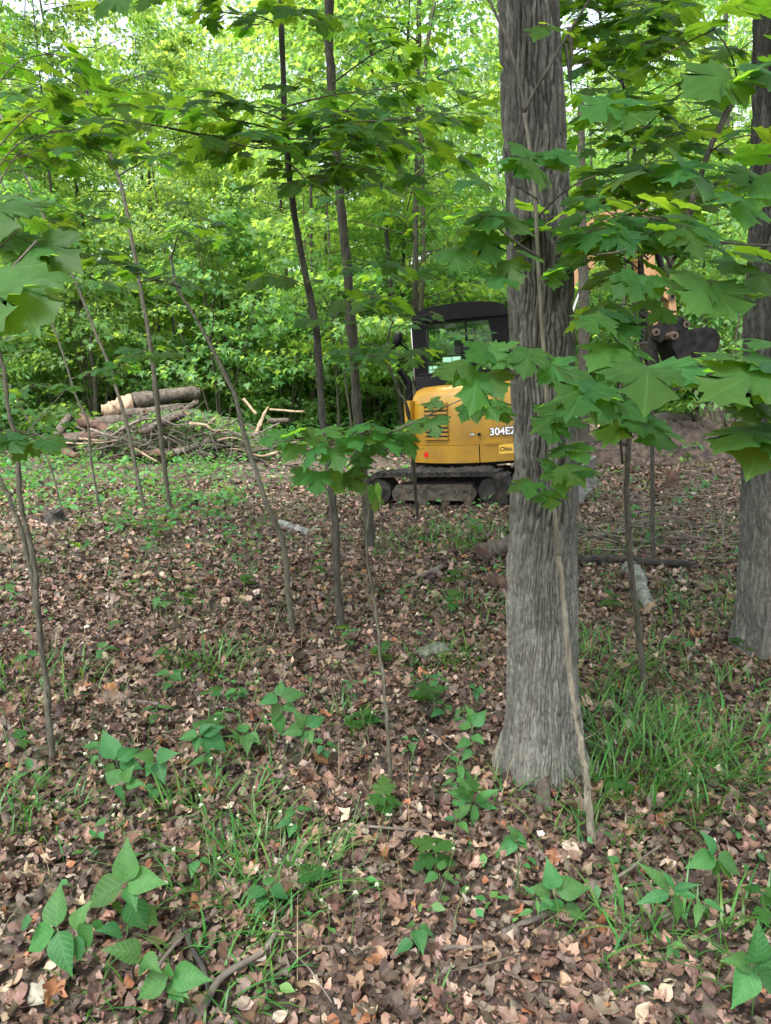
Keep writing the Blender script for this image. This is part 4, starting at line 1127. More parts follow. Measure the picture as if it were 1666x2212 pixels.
# tracks
for sx in (-1, 1):
    r_, hl = 0.215, 0.74
    prof = []
    for a in np.linspace(-math.pi / 2, math.pi / 2, 12): prof.append((hl + r_ * math.cos(a), r_ + r_ * math.sin(a) * 1.0))
    for a in np.linspace(math.pi / 2, 3 * math.pi / 2, 12): prof.append((-hl + r_ * math.cos(a), r_ + r_ * math.sin(a)))
    bm = bmesh.new()
    n = len(prof); A = []
    for x_ in (-0.165, 0.165):
        A.append([bm.verts.new((sx * 0.76 + x_, y_, z_)) for y_, z_ in prof])
        A.append([bm.verts.new((sx * 0.76 + x_, y_ * 0.95, r_ + (z_ - r_) * 0.83)) for y_, z_ in prof])
    for k in range(n):
        k2 = (k + 1) % n
        bm.faces.new((A[0][k], A[2][k], A[2][k2], A[0][k2])); bm.faces.new((A[1][k], A[1][k2], A[3][k2], A[3][k]))
        bm.faces.new((A[0][k], A[0][k2], A[1][k2], A[1][k])); bm.faces.new((A[2][k], A[3][k], A[3][k2], A[2][k2]))
    tr_ = part('track', bm, M_RUBBER, M=MU)
    bm = bmesh.new()                       # tread bars round the belt
    per = np.array(prof + [prof[0]]); seg_ = np.linalg.norm(np.diff(per, axis=0), axis=1); cum = np.concatenate([[0], np.cumsum(seg_)])
    for s in np.arange(0, cum[-1], 0.105):
        y_, z_ = np.interp(s, cum, per[:, 0]), np.interp(s, cum, per[:, 1])
        y2, z2 = np.interp((s + 0.02) % cum[-1], cum, per[:, 0]), np.interp((s + 0.02) % cum[-1], cum, per[:, 1])
        ang = math.atan2(z2 - z_, y2 - y_)
        add_box(bm, (sx * 0.76, y_, z_), (0.35, 0.052, 0.062), Matrix.Rotation(ang, 4, 'X'))
    part('tread_bars', bm, M_RUBBER, tr_, smooth=False)
    bm = bmesh.new()                       # side frame between the wheels
    add_prism(bm, [(-0.54, 0.10), (0.50, 0.09), (0.56, 0.18), (0.50, 0.29), (-0.50, 0.295), (-0.57, 0.20)], 'x', sx * 0.76 - 0.158, sx * 0.76 + 0.158)
    fr_ = part('track_frame', bm, M_MUD, M=MU, bevel=0.015)
    for yk in (-0.45, -0.15, 0.15, 0.45):
        bm = bmesh.new(); add_cyl(bm, (sx * 0.76 - 0.164, yk, 0.09), (sx * 0.76 + 0.164, yk, 0.09), 0.06); part('roller', bm, M_MUD, tr_)
    for yk in (-0.74, 0.74):
        bm = bmesh.new(); add_cyl(bm, (sx * 0.76 - 0.145, yk, r_), (sx * 0.76 + 0.145, yk, r_), 0.16, 20); add_cyl(bm, (sx * 0.76 - 0.165, yk, r_), (sx * 0.76 + 0.165, yk, r_), 0.07, 14)
        part('track_wheel', bm, M_RUBBER, tr_)
    gy_, gz_ = np.meshgrid(np.linspace(-0.52, 0.50, 70), np.linspace(0.10, 0.285, 16))   # mud caked on the side of the frame
    mud = (0.140 + 0.035 * vnoise(gy_ * 9 + 3, gz_ * 12, 64 + sx) + 0.022 * vnoise(gy_ * 40, gz_ * 26, 65 + sx)) * 1.0
    Vm = np.stack([sx * 0.76 + sx * mud, gy_, gz_], -1).reshape(-1, 3)
    im = (np.arange(15)[:, None] * 70 + np.arange(69)[None]).ravel()
    link(bpy.data.objects.new('mud_cake', mesh_np('mud_cake', Vm, np.concatenate([np.stack([im, im + 1, im + 71], 1), np.stack([im, im + 71, im + 70], 1)]), M_MUD)), tr_)
    # mud and rubbish heaped on the belt
    th_ = np.linspace(0, 1, 46); gx_, gt_ = np.meshgrid(np.linspace(-0.16, 0.16, 9), th_)
    hz_ = (0.012 + 0.035 * vnoise(gx_ * 14 + 5, gt_ * 22, 61 + sx) + 0.03 * vnoise(gx_ * 40, gt_ * 70, 62)) * np.clip((0.16 - np.abs(gx_)) / 0.05, 0, 1) * np.clip(gt_ / 0.15, 0.1, 1)
    Vm = np.stack([sx * 0.76 + gx_, -0.7 + 1.5 * gt_, 2 * r_ + 0.012 + hz_ - 0.16 * np.clip((gt_ - 0.93) / 0.07, 0, 1) ** 2], -1).reshape(-1, 3)
    im = (np.arange(45)[:, None] * 9 + np.arange(8)[None]).ravel()
    ob_ = link(bpy.data.objects.new('mud_cake', mesh_np('mud_cake', Vm, np.concatenate([np.stack([im, im + 1, im + 10], 1), np.stack([im, im + 10, im + 9], 1)]), M_RUBBER)), tr_)
    for yk, zk in ((0.05, 0.24), (0.3, 0.25), (0.33, 0.2)):
        bm = bmesh.new(); add_cyl(bm, (sx * 0.76 - 0.14, yk, zk), (sx * 0.76 + 0.14, yk, zk), 0.024, 10); part('bolt', bm, M_STEEL, fr_)
bm = bmesh.new(); add_box(bm, (0, 0, 0.3), (1.2, 0.8, 0.2)); add_cyl(bm, (0, 0, 0.36), (0, 0, 0.56), 0.42, 28)
part('undercarriage', bm, M_STEEL, M=MU, bevel=0.02)
bm = bmesh.new()                           # blade at the front of the undercarriage
prof = [(1.70, 0.02), (1.75, 0.02), (1.67, 0.14), (1.66, 0.26), (1.71, 0.40), (1.66, 0.40), (1.61, 0.27), (1.62, 0.13)]
add_prism(bm, prof, 'x', -0.95, 0.95)
bl = part('dozer_blade', bm, M_BLADE, M=MU)
for sx in (-1, 1):
    bm = bmesh.new(); add_box(bm, (sx * 0.36, 1.08, 0.22), (0.09, 1.06, 0.12)); part('blade_arm', bm, M_STEEL, bl, bevel=0.01)


def arc(phi, off=0.0):
    """the rounded tail in plan"""
    return ((1.228 + off) * math.sin(phi), 0.228 - (1.228 + off) * math.cos(phi))


PH = math.radians(50.7)


def tail_poly(off, n=16, p0=-PH, p1=PH, front=0.35):
    pts = [arc(p, off) for p in np.linspace(p0, p1, n)]
    return pts


def shell(name, p0, p1, z0, z1, off, depth, mat, parent=exc, bevel=0.02, n=14):
    """curved panel of the tail, between two angles"""
    bm = bmesh.new()
    o_ = [arc(p, off) for p in np.linspace(p0, p1, n)]; i_ = [arc(p, off - depth) for p in np.linspace(p1, p0, n)]
    add_prism(bm, o_ + i_, 'z', z0, z1)
    return part(name, bm, mat, parent, bevel=bevel, seg=3)


# floor, lower counterweight in two halves, hood
bm = bmesh.new(); add_prism(bm, tail_poly(-0.06) + [(0.88, 0.75), (-0.88, 0.75)], 'z', 0.50, 0.62); part('deck', bm, M_BLACK)
shell('counterweight', -PH, math.radians(-1.5), 0.54, 0.755, 0.0, 0.35, M_YELLOW)
shell('counterweight', math.radians(-0.9), PH, 0.54, 0.80, 0.0, 0.35, M_YELLOW)
# hood: rounded top, stands back a little; rings from bottom to top
def ring(bm, off, z, tilt=0.0, n=18, front=-0.12):
    pts = [arc(p, off) for p in np.linspace(-PH * 0.97, PH * 0.97, n)]
    pts += [(0.90 + off * 0.5, front), (-0.90 - off * 0.5, front)]
    return [bm.verts.new((x_, min(y_, front) if True else y_, z)) for x_, y_ in pts]
bm = bmesh.new()
rs = [ring(bm, o2, z_) for o2, z_ in ((-0.035, 0.76), (-0.03, 0.90), (-0.04, 1.20), (-0.075, 1.36), (-0.13, 1.44), (-0.22, 1.485), (-0.36, 1.50))]
for A_, B_ in zip(rs[:-1], rs[1:]):
    for k in range(len(A_)):
        bm.faces.new((A_[k], A_[(k + 1) % len(A_)], B_[(k + 1) % len(A_)], B_[k]))
bm.faces.new(rs[-1]); bm.faces.new(rs[0][::-1])
hood = part('hood', bm, M_YELLOW)
# left side panel that stands proud of the hood
bm = bmesh.new(); add_prism(bm, [(-0.985, -0.60), (-0.90, -0.66), (-0.86, -0.60), (-0.86, 0.5), (-0.985, 0.5)], 'z', 0.63, 1.33); sp_ = part('side_panel', bm, M_YELLOW, bevel=0.02, seg=3)
# louvres of the hood: a recessed dark frame with yellow slats
for p0, p1 in ((math.radians(-36), math.radians(-20)),):
    shell('vent_opening', p0, p1, 0.83, 1.29, -0.018, 0.04, M_INK, hood, bevel=0.0, n=8)
    k = 0
    for z_ in np.arange(0.835, 1.28, 0.053):
        shell('slat', p0 - 0.008, p1 + 0.008, z_, z_ + 0.028, -0.004, 0.03, M_YELLOW, hood, bevel=0.004, n=8)
# handle recess of the lower right half, gap line
shell('handle_lip', math.radians(2), math.radians(12), 0.755, 0.79, 0.012, 0.03, M_YELLOW, exc, bevel=0.008, n=6)
for ph_, z_, rr in ((-35.5, 0.645, 0.036), (35.5, 0.645, 0.036)):
    ph_ = math.radians(ph_)
    bm = bmesh.new(); a0 = arc(ph_, 0.0); a1 = arc(ph_, 0.006); add_cyl(bm, (*a0, z_), (*a1, z_), rr, 20); part('reflector', bm, M_RED)


def text_mesh(name, body, size, mat, ph_, z_, off, bold=0.0, ext=0.0015):
    cu = bpy.data.curves.new(name, 'FONT'); cu.body = body; cu.size = size; cu.extrude = ext; cu.offset = bold; cu.align_x = 'CENTER'
    tmp = bpy.data.objects.new(name, cu); COL.objects.link(tmp)
    dg = bpy.context.evaluated_depsgraph_get()
    me = bpy.data.meshes.new_from_object(tmp.evaluated_get(dg))
    bpy.data.objects.remove(tmp)
    me.materials.clear(); me.materials.append(mat)
    # bend round the tail
    co = np.empty(len(me.vertices) * 3, np.float32); me.vertices.foreach_get('co', co); co = co.reshape(-1, 3)
    p = ph_ + co[:, 0] / 1.2; r = 1.228 + off + co[:, 2]
    me.vertices.foreach_set('co', np.column_stack([r * np.sin(p), 0.228 - r * np.cos(p), z_ + co[:, 1]]).astype(np.float32).ravel())
    me.update()
    return me


TX = math.radians(12.5)
link(bpy.data.objects.new('lettering', text_mesh('lettering', '304E2', 0.125, M_INK, TX, 0.865, -0.022, 0.008)), hood)
link(bpy.data.objects.new('lettering', text_mesh('lettering', '304E2', 0.125, M_WHITE, TX, 0.865, -0.018, 0.0025)), hood)
shell('badge', math.radians(-6.2), math.radians(-3.9), 0.868, 0.908, -0.024, 0.01, M_INK, hood, bevel=0.0, n=4)
link(bpy.data.objects.new('lettering', text_mesh('lettering', 'CR', 0.038, M_WHITE, math.radians(-5.05), 0.874, -0.0215, 0.0008, 0.0008)), hood)
bm = bmesh.new(); a0 = arc(math.radians(-1), -0.04); a1 = arc(math.radians(-1), -0.01); add_cyl(bm, (*a0, 0.885), (*a1, 0.885), 0.022, 16); part('lock', bm, M_INK, hood)
bm = bmesh.new(); a0 = arc(math.radians(-1), -0.04); a1 = arc(math.radians(-1), -0.006); add_cyl(bm, (*a0, 0.885), (*a1, 0.885), 0.012, 12); part('lock', bm, M_STEEL, hood)
shell('name_plate', math.radians(10), math.radians(26), 0.63, 0.745, 0.006, 0.01, M_PLATE, exc, bevel=0.0, n=8)
link(bpy.data.objects.new('lettering', text_mesh('lettering', 'Ohio', 0.072, M_INK, math.radians(14.0), 0.665, 0.0065, 0.0018, 0.001)), exc).matrix_basis = MH
# warning stickers: a small white and black one, a red triangle with white rim
shell('sticker', math.radians(0.3), math.radians(2.1), 1.24, 1.30, -0.048, 0.004, M_WHITE, hood, bevel=0.0, n=3)
shell('sticker', math.radians(1.6), math.radians(2.6), 1.225, 1.26, -0.046, 0.004, M_INK, hood, bevel=0.0, n=3)
bm = bmesh.new()
tv = [bm.verts.new((*arc(math.radians(a_), -0.040), z_)) for a_, z_ in ((12.0, 1.21), (16.0, 1.21), (14.0, 1.29))]; bm.faces.new(tv)
bmesh.ops.solidify(bm, geom=bm.faces[:], thickness=0.003); part('sticker', bm, M_RED, hood, smooth=False)

# cab
CX0, CX1, CY0, CY1 = -0.84, 0.46, -0.46, 0.62
def pillar(p, q, w, d, mat=M_BLACK, parent=None, name='pillar'):
    bm = bmesh.new()
    p, q = Vector(p), Vector(q)
    vs_ = []
    for c_ in (p, q):
        vs_.append([bm.verts.new(c_ + Vector((sx * w / 2, sy * d / 2, 0))) for sx, sy in ((-1, -1), (1, -1), (1, 1), (-1, 1))])
    bm.faces.new(vs_[0][::-1]); bm.faces.new(vs_[1])
    for k in range(4): bm.faces.new((vs_[0][k], vs_[0][(k + 1) % 4], vs_[1][(k + 1) % 4], vs_[1][k]))
    return part(name, bm, mat, parent or exc, bevel=0.012)
bm = bmesh.new()                           # base wall of the cab with the window sill
add_box(bm, ((CX0 + CX1) / 2, (CY0 + CY1) / 2, 1.18), (CX1 - CX0, CY1 - CY0, 0.9)); cab = part('cab', bm, M_BLACK, bevel=0.03)
bm = bmesh.new()                           # rounded roof with a brim
prof = [(CX0 + 0.02, 2.31), (CX0 + 0.01, 2.37), (CX0 + 0.07, 2.43), (CX0 + 0.22, 2.48), ((CX0 + CX1) / 2, 2.515), (CX1 - 0.28, 2.49), (CX1 - 0.15, 2.45), (CX1 - 0.08, 2.38), (CX1 - 0.09, 2.31)]
add_prism(bm, prof, 'y', CY0 - 0.07, CY1 + 0.1)
rf = part('roof', bm, M_BLACK, bevel=0.02, seg=3)
bm = bmesh.new(); add_prism(bm, [(CX0 + 0.03, 2.27), (CX1 - 0.08, 2.27), (CX1 - 0.08, 2.345), (CX0 + 0.03, 2.345)], 'y', CY0 + 0.02, CY1); part('roof_frame', bm, M_BLACK, cab, bevel=0.01)
pillar((CX0 + 0.09, CY0 + 0.06, 1.6), (CX0 + 0.08, CY0 + 0.06, 2.30), 0.18, 0.10, parent=cab)
pillar((CX1 - 0.09, CY0 + 0.06, 1.6), (CX1 - 0.22, CY0 + 0.06, 2.30), 0.24, 0.10, parent=cab)
pillar((CX0 + 0.05, CY1 - 0.05, 1.6), (CX0 + 0.06, CY1 - 0.05, 2.30), 0.07, 0.08, parent=cab)
pillar((CX1 - 0.05, CY1 - 0.05, 1.6), (CX1 - 0.10, CY1 - 0.05, 2.30), 0.07, 0.08, parent=cab)
pillar((CX0 + 0.70, CY0 + 0.05, 1.6), (CX0 + 0.68, CY0 + 0.05, 2.30), 0.03, 0.03, parent=cab, name='window_bar')
bm = bmesh.new(); add_box(bm, ((CX0 + CX1) / 2, CY0 + 0.035, 1.64), (CX1 - CX0 - 0.1, 0.06, 0.05)); part('window_sill', bm, M_BLACK, cab, bevel=0.008)
def pane(poly, y_):
    bm = bmesh.new(); bm.faces.new([bm.verts.new((x_, y_, z_)) for x_, z_ in poly])
    return part('window', bm, M_GLASS, cab, smooth=False)
pane([(CX0 + 0.15, 1.62), (CX0 + 0.69, 1.62), (CX0 + 0.67, 2.28), (CX0 + 0.15, 2.28)], CY0 + 0.03)
pane([(CX0 + 0.71, 1.62), (CX1 - 0.2, 1.62), (CX1 - 0.32, 2.28), (CX0 + 0.69, 2.28)], CY0 + 0.03)
pane([(CX0 + 0.08, 1.62), (CX1 - 0.08, 1.62), (CX1 - 0.12, 2.28), (CX0 + 0.08, 2.28)], CY1 - 0.03)
bm = bmesh.new(); bm.faces.new([bm.verts.new(q) for q in ((CX0 + 0.01, CY0 + 0.12, 1.62), (CX0 + 0.01, CY1 - 0.1, 1.62), (CX0 + 0.02, CY1 - 0.1, 2.28), (CX0 + 0.02, CY0 + 0.12, 2.28))]); part('window', bm, M_GLASS, cab, smooth=False)
bm = bmesh.new(); add_box(bm, (CX0 + 0.62, 0.05, 1.70), (0.46, 0.14, 0.36)); add_box(bm, (CX0 + 0.62, 0.04, 1.98), (0.26, 0.09, 0.18)); part('seat', bm, M_SEAT, cab, bevel=0.03, seg=3)
for x0, x1, z0, z1 in ((0.37, 0.48, 1.70, 1.775), (0.49, 0.60, 1.70, 1.775), (0.37, 0.48, 1.785, 1.85), (0.49, 0.60, 1.785, 1.85), (0.17, 0.225, 1.64, 1.70), (0.17, 0.225, 1.71, 1.75), (0.235, 0.29, 1.64, 1.75)):
    bm = bmesh.new(); add_box(bm, (CX0 + (x0 + x1) / 2, CY0 + 0.034, (z0 + z1) / 2), (x1 - x0, 0.003, z1 - z0)); part('sticker', bm, M_PAPER, cab, smooth=False)
bm = bmesh.new(); add_box(bm, (CX0 - 0.012, CY0 + 0.08, 1.95), (0.022, 0.05, 0.72)); part('glass_glint', bm, M_CHROME, cab, bevel=0.006)  # chrome strip standing in for the reflection along the side glass edge
bm = bmesh.new()
for p_, q_ in (((-0.93, -0.42, 1.30), (-0.93, -0.42, 1.56)), ((-0.93, -0.42, 1.55), (-1.0, -0.44, 1.68)), ((-1.0, -0.44, 1.67), (-1.04, -0.46, 1.74))): add_cyl(bm, p_, q_, 0.042, 12)
part('exhaust_pipe', bm, M_BLACK)
bm = bmesh.new(); add_cyl(bm, (-0.92, 0.55, 1.9), (-1.16, 0.4, 2.12), 0.012, 8); mr = part('mirror_arm', bm, M_BLACK)
bm = bmesh.new(); bmesh.ops.create_uvsphere(bm, u_segments=14, v_segments=10, radius=1, matrix=Matrix.Translation((-1.17, 0.39, 2.16)) @ Matrix.Rotation(0.35, 4, 'Y') @ Matrix.Diagonal((0.065, 0.03, 0.11, 1))); part('mirror', bm, M_BLACK, mr)

# boom, stick and bucket: drawn in a plane (s along the reach, z up) that is swung to the right
BOOM_FOOT = MH @ Vector((0.28, 0.92, 0))
MB = Matrix.Translation(BOOM_FOOT) @ Matrix.Rotation(math.radians(6), 4, 'Z')    # s along local +x
bm = bmesh.new(); add_box(bm, (0, 0, 0.62), (0.34, 0.3, 0.5)); add_cyl(bm, (0, 0, 0.4), (0, 0, 1.05), 0.11, 16); part('swing_post', bm, M_YELLOW, M=MB, bevel=0.02)


def slab(name, poly, w, mat, M=MB, parent=exc, bevel=0.012, y0=0.0):
    bm = bmesh.new(); add_prism(bm, poly, 'y', y0 - w / 2, y0 + w / 2)
    return part(name, bm, mat, parent, M=M, bevel=bevel)


boom = slab('boom', [(-0.08, 0.72), (0.14, 0.70), (0.62, 1.75), (0.98, 2.62), (1.25, 3.10), (1.60, 3.42), (2.02, 3.52), (2.06, 3.66), (1.86, 3.76), (1.45, 3.70), (1.02, 3.44), (0.70, 2.98), (0.36, 1.95)], 0.19, M_BOOM)
slab('boom_boss', [(1.18, 3.0), (1.3, 2.95), (1.36, 3.1), (1.26, 3.16)], 0.25, M_BOOM, parent=boom, bevel=0.01)
stick = slab('stick', [(1.80, 3.78), (1.92, 4.02), (2.02, 4.03), (2.14, 3.70), (2.22, 3.2), (2.26, 2.6), (2.27, 2.08), (2.14, 2.02), (2.08, 2.4), (1.98, 3.0), (1.86, 3.45)], 0.15, M_BOOM)
slab('stick_lug', [(2.2, 2.62), (2.45, 2.44), (2.50, 2.50), (2.49, 2.58), (2.26, 2.9)], 0.20, M_BOOM, parent=stick)
def cyl_part(name, p, q, r, mat, y_=0.0, parent=exc, M=MB, seg=14):
    bm = bmesh.new(); add_cyl(bm, (p[0], y_, p[1]), (q[0], y_, q[1]), r, seg); return part(name, bm, mat, parent, M=M)
cc = cyl_part('boom_cylinder', (0.28, 0.85), (0.95, 2.2), 0.055, M_BLACK)
cyl_part('rod', (0.95, 2.2), (1.25, 2.95), 0.03, M_CHROME, parent=cc)
cc = cyl_part('stick_cylinder', (1.15, 3.72), (1.75, 3.98), 0.05, M_BLACK)
cyl_part('rod', (1.7, 3.96), (1.95, 4.0), 0.028, M_CHROME, parent=cc)
cc = cyl_part('bucket_cylinder', (2.28, 3.25), (2.42, 2.72), 0.048, M_BLACK)
cyl_part('rod', (2.40, 2.9), (2.47, 2.50), 0.026, M_CHROME, parent=cc)
lk = slab('bucket_link', [(2.44, 2.54), (2.52, 2.54), (2.55, 2.30), (2.52, 2.10), (2.45, 2.10), (2.43, 2.3)], 0.18, M_BOOM, bevel=0.008)
slab('coupler', [(2.16, 2.10), (2.30, 2.16), (2.46, 2.26), (2.62, 2.22), (2.72, 2.08), (2.70, 1.98), (2.40, 1.96), (2.30, 1.86), (2.16, 1.94)], 0.22, M_STEEL)
bk_prof = [(2.38, 2.00), (2.50, 2.03), (2.72, 2.02), (2.90, 2.04), (3.05, 2.00), (3.12, 1.88), (3.10, 1.74), (3.00, 1.60), (2.82, 1.45), (2.55, 1.25), (2.50, 1.30), (2.56, 1.42), (2.48, 1.62), (2.40, 1.80)]
bucket = slab('bucket', bk_prof, 0.52, M_STEEL, bevel=0.015)
bm = bmesh.new()
for yk in np.linspace(-0.23, 0.23, 5): add_prism(bm, [(2.60, 1.34), (2.50, 1.28), (2.40, 1.16), (2.54, 1.20), (2.66, 1.28)], 'y', yk - 0.035, yk + 0.035)
part('bucket_teeth', bm, M_STEEL, bucket, smooth=False)
for p_ in ((2.47, 2.51, 0.055, 0.24), (2.22, 2.02, 0.055, 0.26), (2.42, 1.95, 0.06, 0.56), (2.68, 2.10, 0.05, 0.26), (2.50, 2.18, 0.045, 0.24), (1.98, 3.64, 0.06, 0.24)):
    bm = bmesh.new(); add_cyl(bm, (p_[0], -p_[3] / 2, p_[1]), (p_[0], p_[3] / 2, p_[1]), p_[2], 18); pn = part('pin', bm, M_PIN, M=MB)
    bm = bmesh.new(); add_cyl(bm, (p_[0], -p_[3] / 2 - 0.02, p_[1]), (p_[0], p_[3] / 2 + 0.02, p_[1]), p_[2] * 0.45, 12); part('pin_core', bm, M_STEEL, pn)
thumb = slab('thumb', [(2.05, 2.35), (2.16, 2.30), (2.22, 1.95), (2.30, 1.55), (2.46, 1.22), (2.40, 1.14), (2.20, 1.40), (2.06, 1.85)], 0.16, M_STEEL)
hp = spline([(2.0, 0.09, 3.6), (1.95, 0.1, 3.2), (2.02, 0.1, 2.75), (2.05, 0.1, 2.4)], 14)
V, T = tube_arrays(hp, 0.018, 8); o = obj('hose', mesh_np('hose', V, T, M_RUBBER, smooth=True), exc, MB)
hp = spline([(2.0, -0.09, 2.9), (1.9, -0.1, 2.5), (1.95, -0.1, 2.15), (2.1, -0.1, 2.0)], 14)
V, T = tube_arrays(hp, 0.022, 8); o = obj('hose', mesh_np('hose', V, T, M_RUBBER, smooth=True), exc, MB)

LANDMARKS += [('the thick grey trunk', b0), ('the right-hand big trunk', b1), ('the pale leaning sapling', sL.base), ('the forked sapling', sJ.base), ('the thin crooked sapling', sF.base), ('the leftmost sapling', sA.base), ('the second sapling from the left', sA2.base), ('the long leaning sapling', sD.base), ('the slim dark trunk', sG.base), ('the thicker dark trunk', sH.base), ('the straight trunk before the logs', sC.base), ('the thin straight stem at right', sKk.base), ('the excavator track', G(940, 1100)), ('the broad-leaved seedling at lower left', G(268, 2035)), ('the lowest seedling at bottom left', G(362, 2178)), ('the broad seedling at bottom right', G(1625, 2190)), ('the dark spear-leaved plant', G(1452, 2035)), ('the mossy stone', G(932, 1418)), ('the thick bright grass tuft', G(572, 1905)), ('the small splintered stump', G(1452, 1062)), ('the black rotten stump', G(118, 1132)), ('the pale-topped seedling', G(606, 1590)), ('the short twig at bottom centre', G(990, 2068)), ('the low broad seedling', G(430, 1645)), ('the dark arching seedling', G(340, 1690))]

# ------------------------------------------------------------------ log pile, logs and stumps
M_WOODPALE = simple_mat('fresh_split_wood', (0.19, 0.13, 0.08), (0.36, 0.27, 0.18), 0.85, 14, bump_s=0.6, lo=0.3, hi=0.7, detail=8)
M_ROT = simple_mat('red_rotten_wood', (0.04, 0.024, 0.018), (0.125, 0.070, 0.048), 0.95, 9, bump_s=0.8, detail=8)
M_LOG = bark_mat('log_bark', (0.04, 0.031, 0.026), (0.095, 0.078, 0.065), (0.17, 0.145, 0.122), 18, 0.95, 0.6, 0.7)
M_DEADWOOD = simple_mat('weathered_dead_wood', (0.07, 0.056, 0.046), (0.18, 0.152, 0.128), 0.9, 12, bump_s=0.4)
M_MOSSY = simple_mat('lichen_log', (0.06, 0.062, 0.05), (0.24, 0.24, 0.22), 0.95, 14, bump_s=0.8, detail=8)
M_CHAR = simple_mat('black_rotten_stump', (0.010, 0.009, 0.008), (0.045, 0.038, 0.032), 0.95, 14, bump_s=0.8)


def log(p, q, r, mat, label, bend=0.03, r1=None, group=None, end=M_WOODPALE, name='log', cat='log', sides=11, wob=0.07, split=0):
    p, q = Vector(p), Vector(q); L = (q - p).length
    m = (p + q) / 2
    root = empty(name, m - Vector((0, 0, r)), label, cat, group)
    mid = [p.lerp(q, f) + Vector((random.gauss(0, bend), random.gauss(0, bend), random.gauss(0, bend))) * L * 0.5 for f in (0.33, 0.66)]
    pts = spline([p] + mid + [q], 12) - np.array(root.location)
    n = 12
    rr = np.linspace(r, r1 or r * 0.85, n)
    lump = 1 + wob * 3.0 * (vnoise(np.linspace(0, 5 + L * 2, n), np.full(n, random.uniform(0, 90)), 3) - 0.5)
    V, T = tube_arrays(pts, rr * lump, sides, wob)
    obj('trunk', mesh_np('trunk', V, T, mat), root)
    if end:
        for s_, c_, k in ((1, pts[0] - (pts[1] - pts[0]) * 0.04, 0), (-1, pts[-1] + (pts[-1] - pts[-2]) * 0.04, -1)):
            a = np.linspace(0, 2 * np.pi, sides, endpoint=False)
            d = Vector(pts[1] - pts[0]) if k == 0 else Vector(pts[-1] - pts[-2])
            R = d.to_track_quat('Z', 'Y').to_matrix()
            rg = np.array([R @ Vector((rr[k] * 0.9 * math.cos(x_), rr[k] * 0.9 * math.sin(x_), random.uniform(-0.02, 0.02 + split) * s_ * -1)) for x_ in a])
            V = np.vstack([c_ + rg, c_]); kk = np.arange(sides)
            T = np.stack([kk, (kk + 1) % sides, np.full(sides, sides)], 1)
            obj('cut_end', mesh_np('cut_end', V, T, end), root)
    return root


def lp(cx_, cy_, Y):                       # point of the log pile, from the enlarged picture of it
    return P(69.4 + cx_ * 0.354, 798 + cy_ * 0.354, Y)


log(lp(600, 205, 15.4), lp(1022, 145, 15.9), 0.16, M_LOG, 'top log of the pile, thick and brown with a pale sawn end', bend=0.05, wob=0.13)
log(lp(430, 258, 15.2), lp(612, 212, 15.4), 0.15, M_WOODPALE, 'pale splintered barkless butt at the top left of the pile', wob=0.16, r1=0.19)
log(lp(560, 275, 15.0), lp(925, 238, 15.4), 0.125, M_LOG, 'grey-brown log right below the top log')
log(lp(390, 325, 15.0), lp(720, 300, 15.2), 0.13, M_LOG, 'brown log in the middle of the pile, third from its top')
log(lp(290, 300, 14.8), lp(480, 385, 14.6), 0.10, M_ROT, 'red rotten log slanting down at the left of the pile', wob=0.15)
log(lp(430, 405, 14.6), lp(650, 412, 14.6), 0.11, M_ROT, 'red rotten log lying at the front foot of the pile', wob=0.15)
log(lp(135, 430, 14.7), lp(238, 280, 15.0), 0.09, M_LOG, 'short log sticking up at the left end of the pile', end=M_ROT, wob=0.1)
log(lp(75, 470, 14.5), lp(335, 400, 14.6), 0.11, M_LOG, 'dark log with a pale cut low at the left of the pile', end=M_WOODPALE)
log(lp(55, 475, 14.2), lp(280, 535, 13.9), 0.09, M_ROT, 'reddish log on the ground at the far left of the pile', wob=0.12)
log(lp(330, 355, 14.9), lp(640, 345, 15.1), 0.11, M_LOG, 'shadowed log under the middle of the pile')
log(lp(700, 330, 15.2), lp(1000, 330, 15.5), 0.13, M_LOG, 'brown log hidden among branches in the pile')
log(lp(880, 225, 15.4), lp(1100, 310, 15.3), 0.07, M_LOG, 'thin curved log sloping down right from the top log')
log(lp(1440, 312, 16.0), lp(1570, 312, 16.0), 0.06, M_LOG, 'short log at the right end of the pile')
log(lp(1350, 420, 15.0), lp(1442, 228, 15.2), 0.05, M_WOODPALE, 'pale splintered pole standing at the right of the pile', wob=0.2, r1=0.02, end=None)
log(lp(1015, 385, 14.7), lp(1120, 295, 14.9), 0.035, M_WOODPALE, 'pale barkless stick in the middle right of the pile', end=None)
log(lp(580, 460, 14.3), lp(765, 562, 13.9), 0.02, M_WOODPALE, 'pale thin stick lying in front of the pile', end=None)
log(lp(1450, 245, 16.2), lp(1664, 258, 16.2), 0.025, M_WOODPALE, 'long pale stick pointing right from the pile', end=None)
log(lp(1000, 395, 14.6), lp(1230, 455, 14.4), 0.045, M_LOG, 'low dark branch at the right foot of the pile')
log(lp(480, 365, 14.5), lp(720, 335, 14.6), 0.05, M_DEADWOOD, 'long grey pole across the front of the pile', end=None)
log(lp(1290, 180, 15.4), lp(1370, 275, 15.3), 0.03, M_WOODPALE, 'thin pale stick slanting at the right top of the pile', end=None)
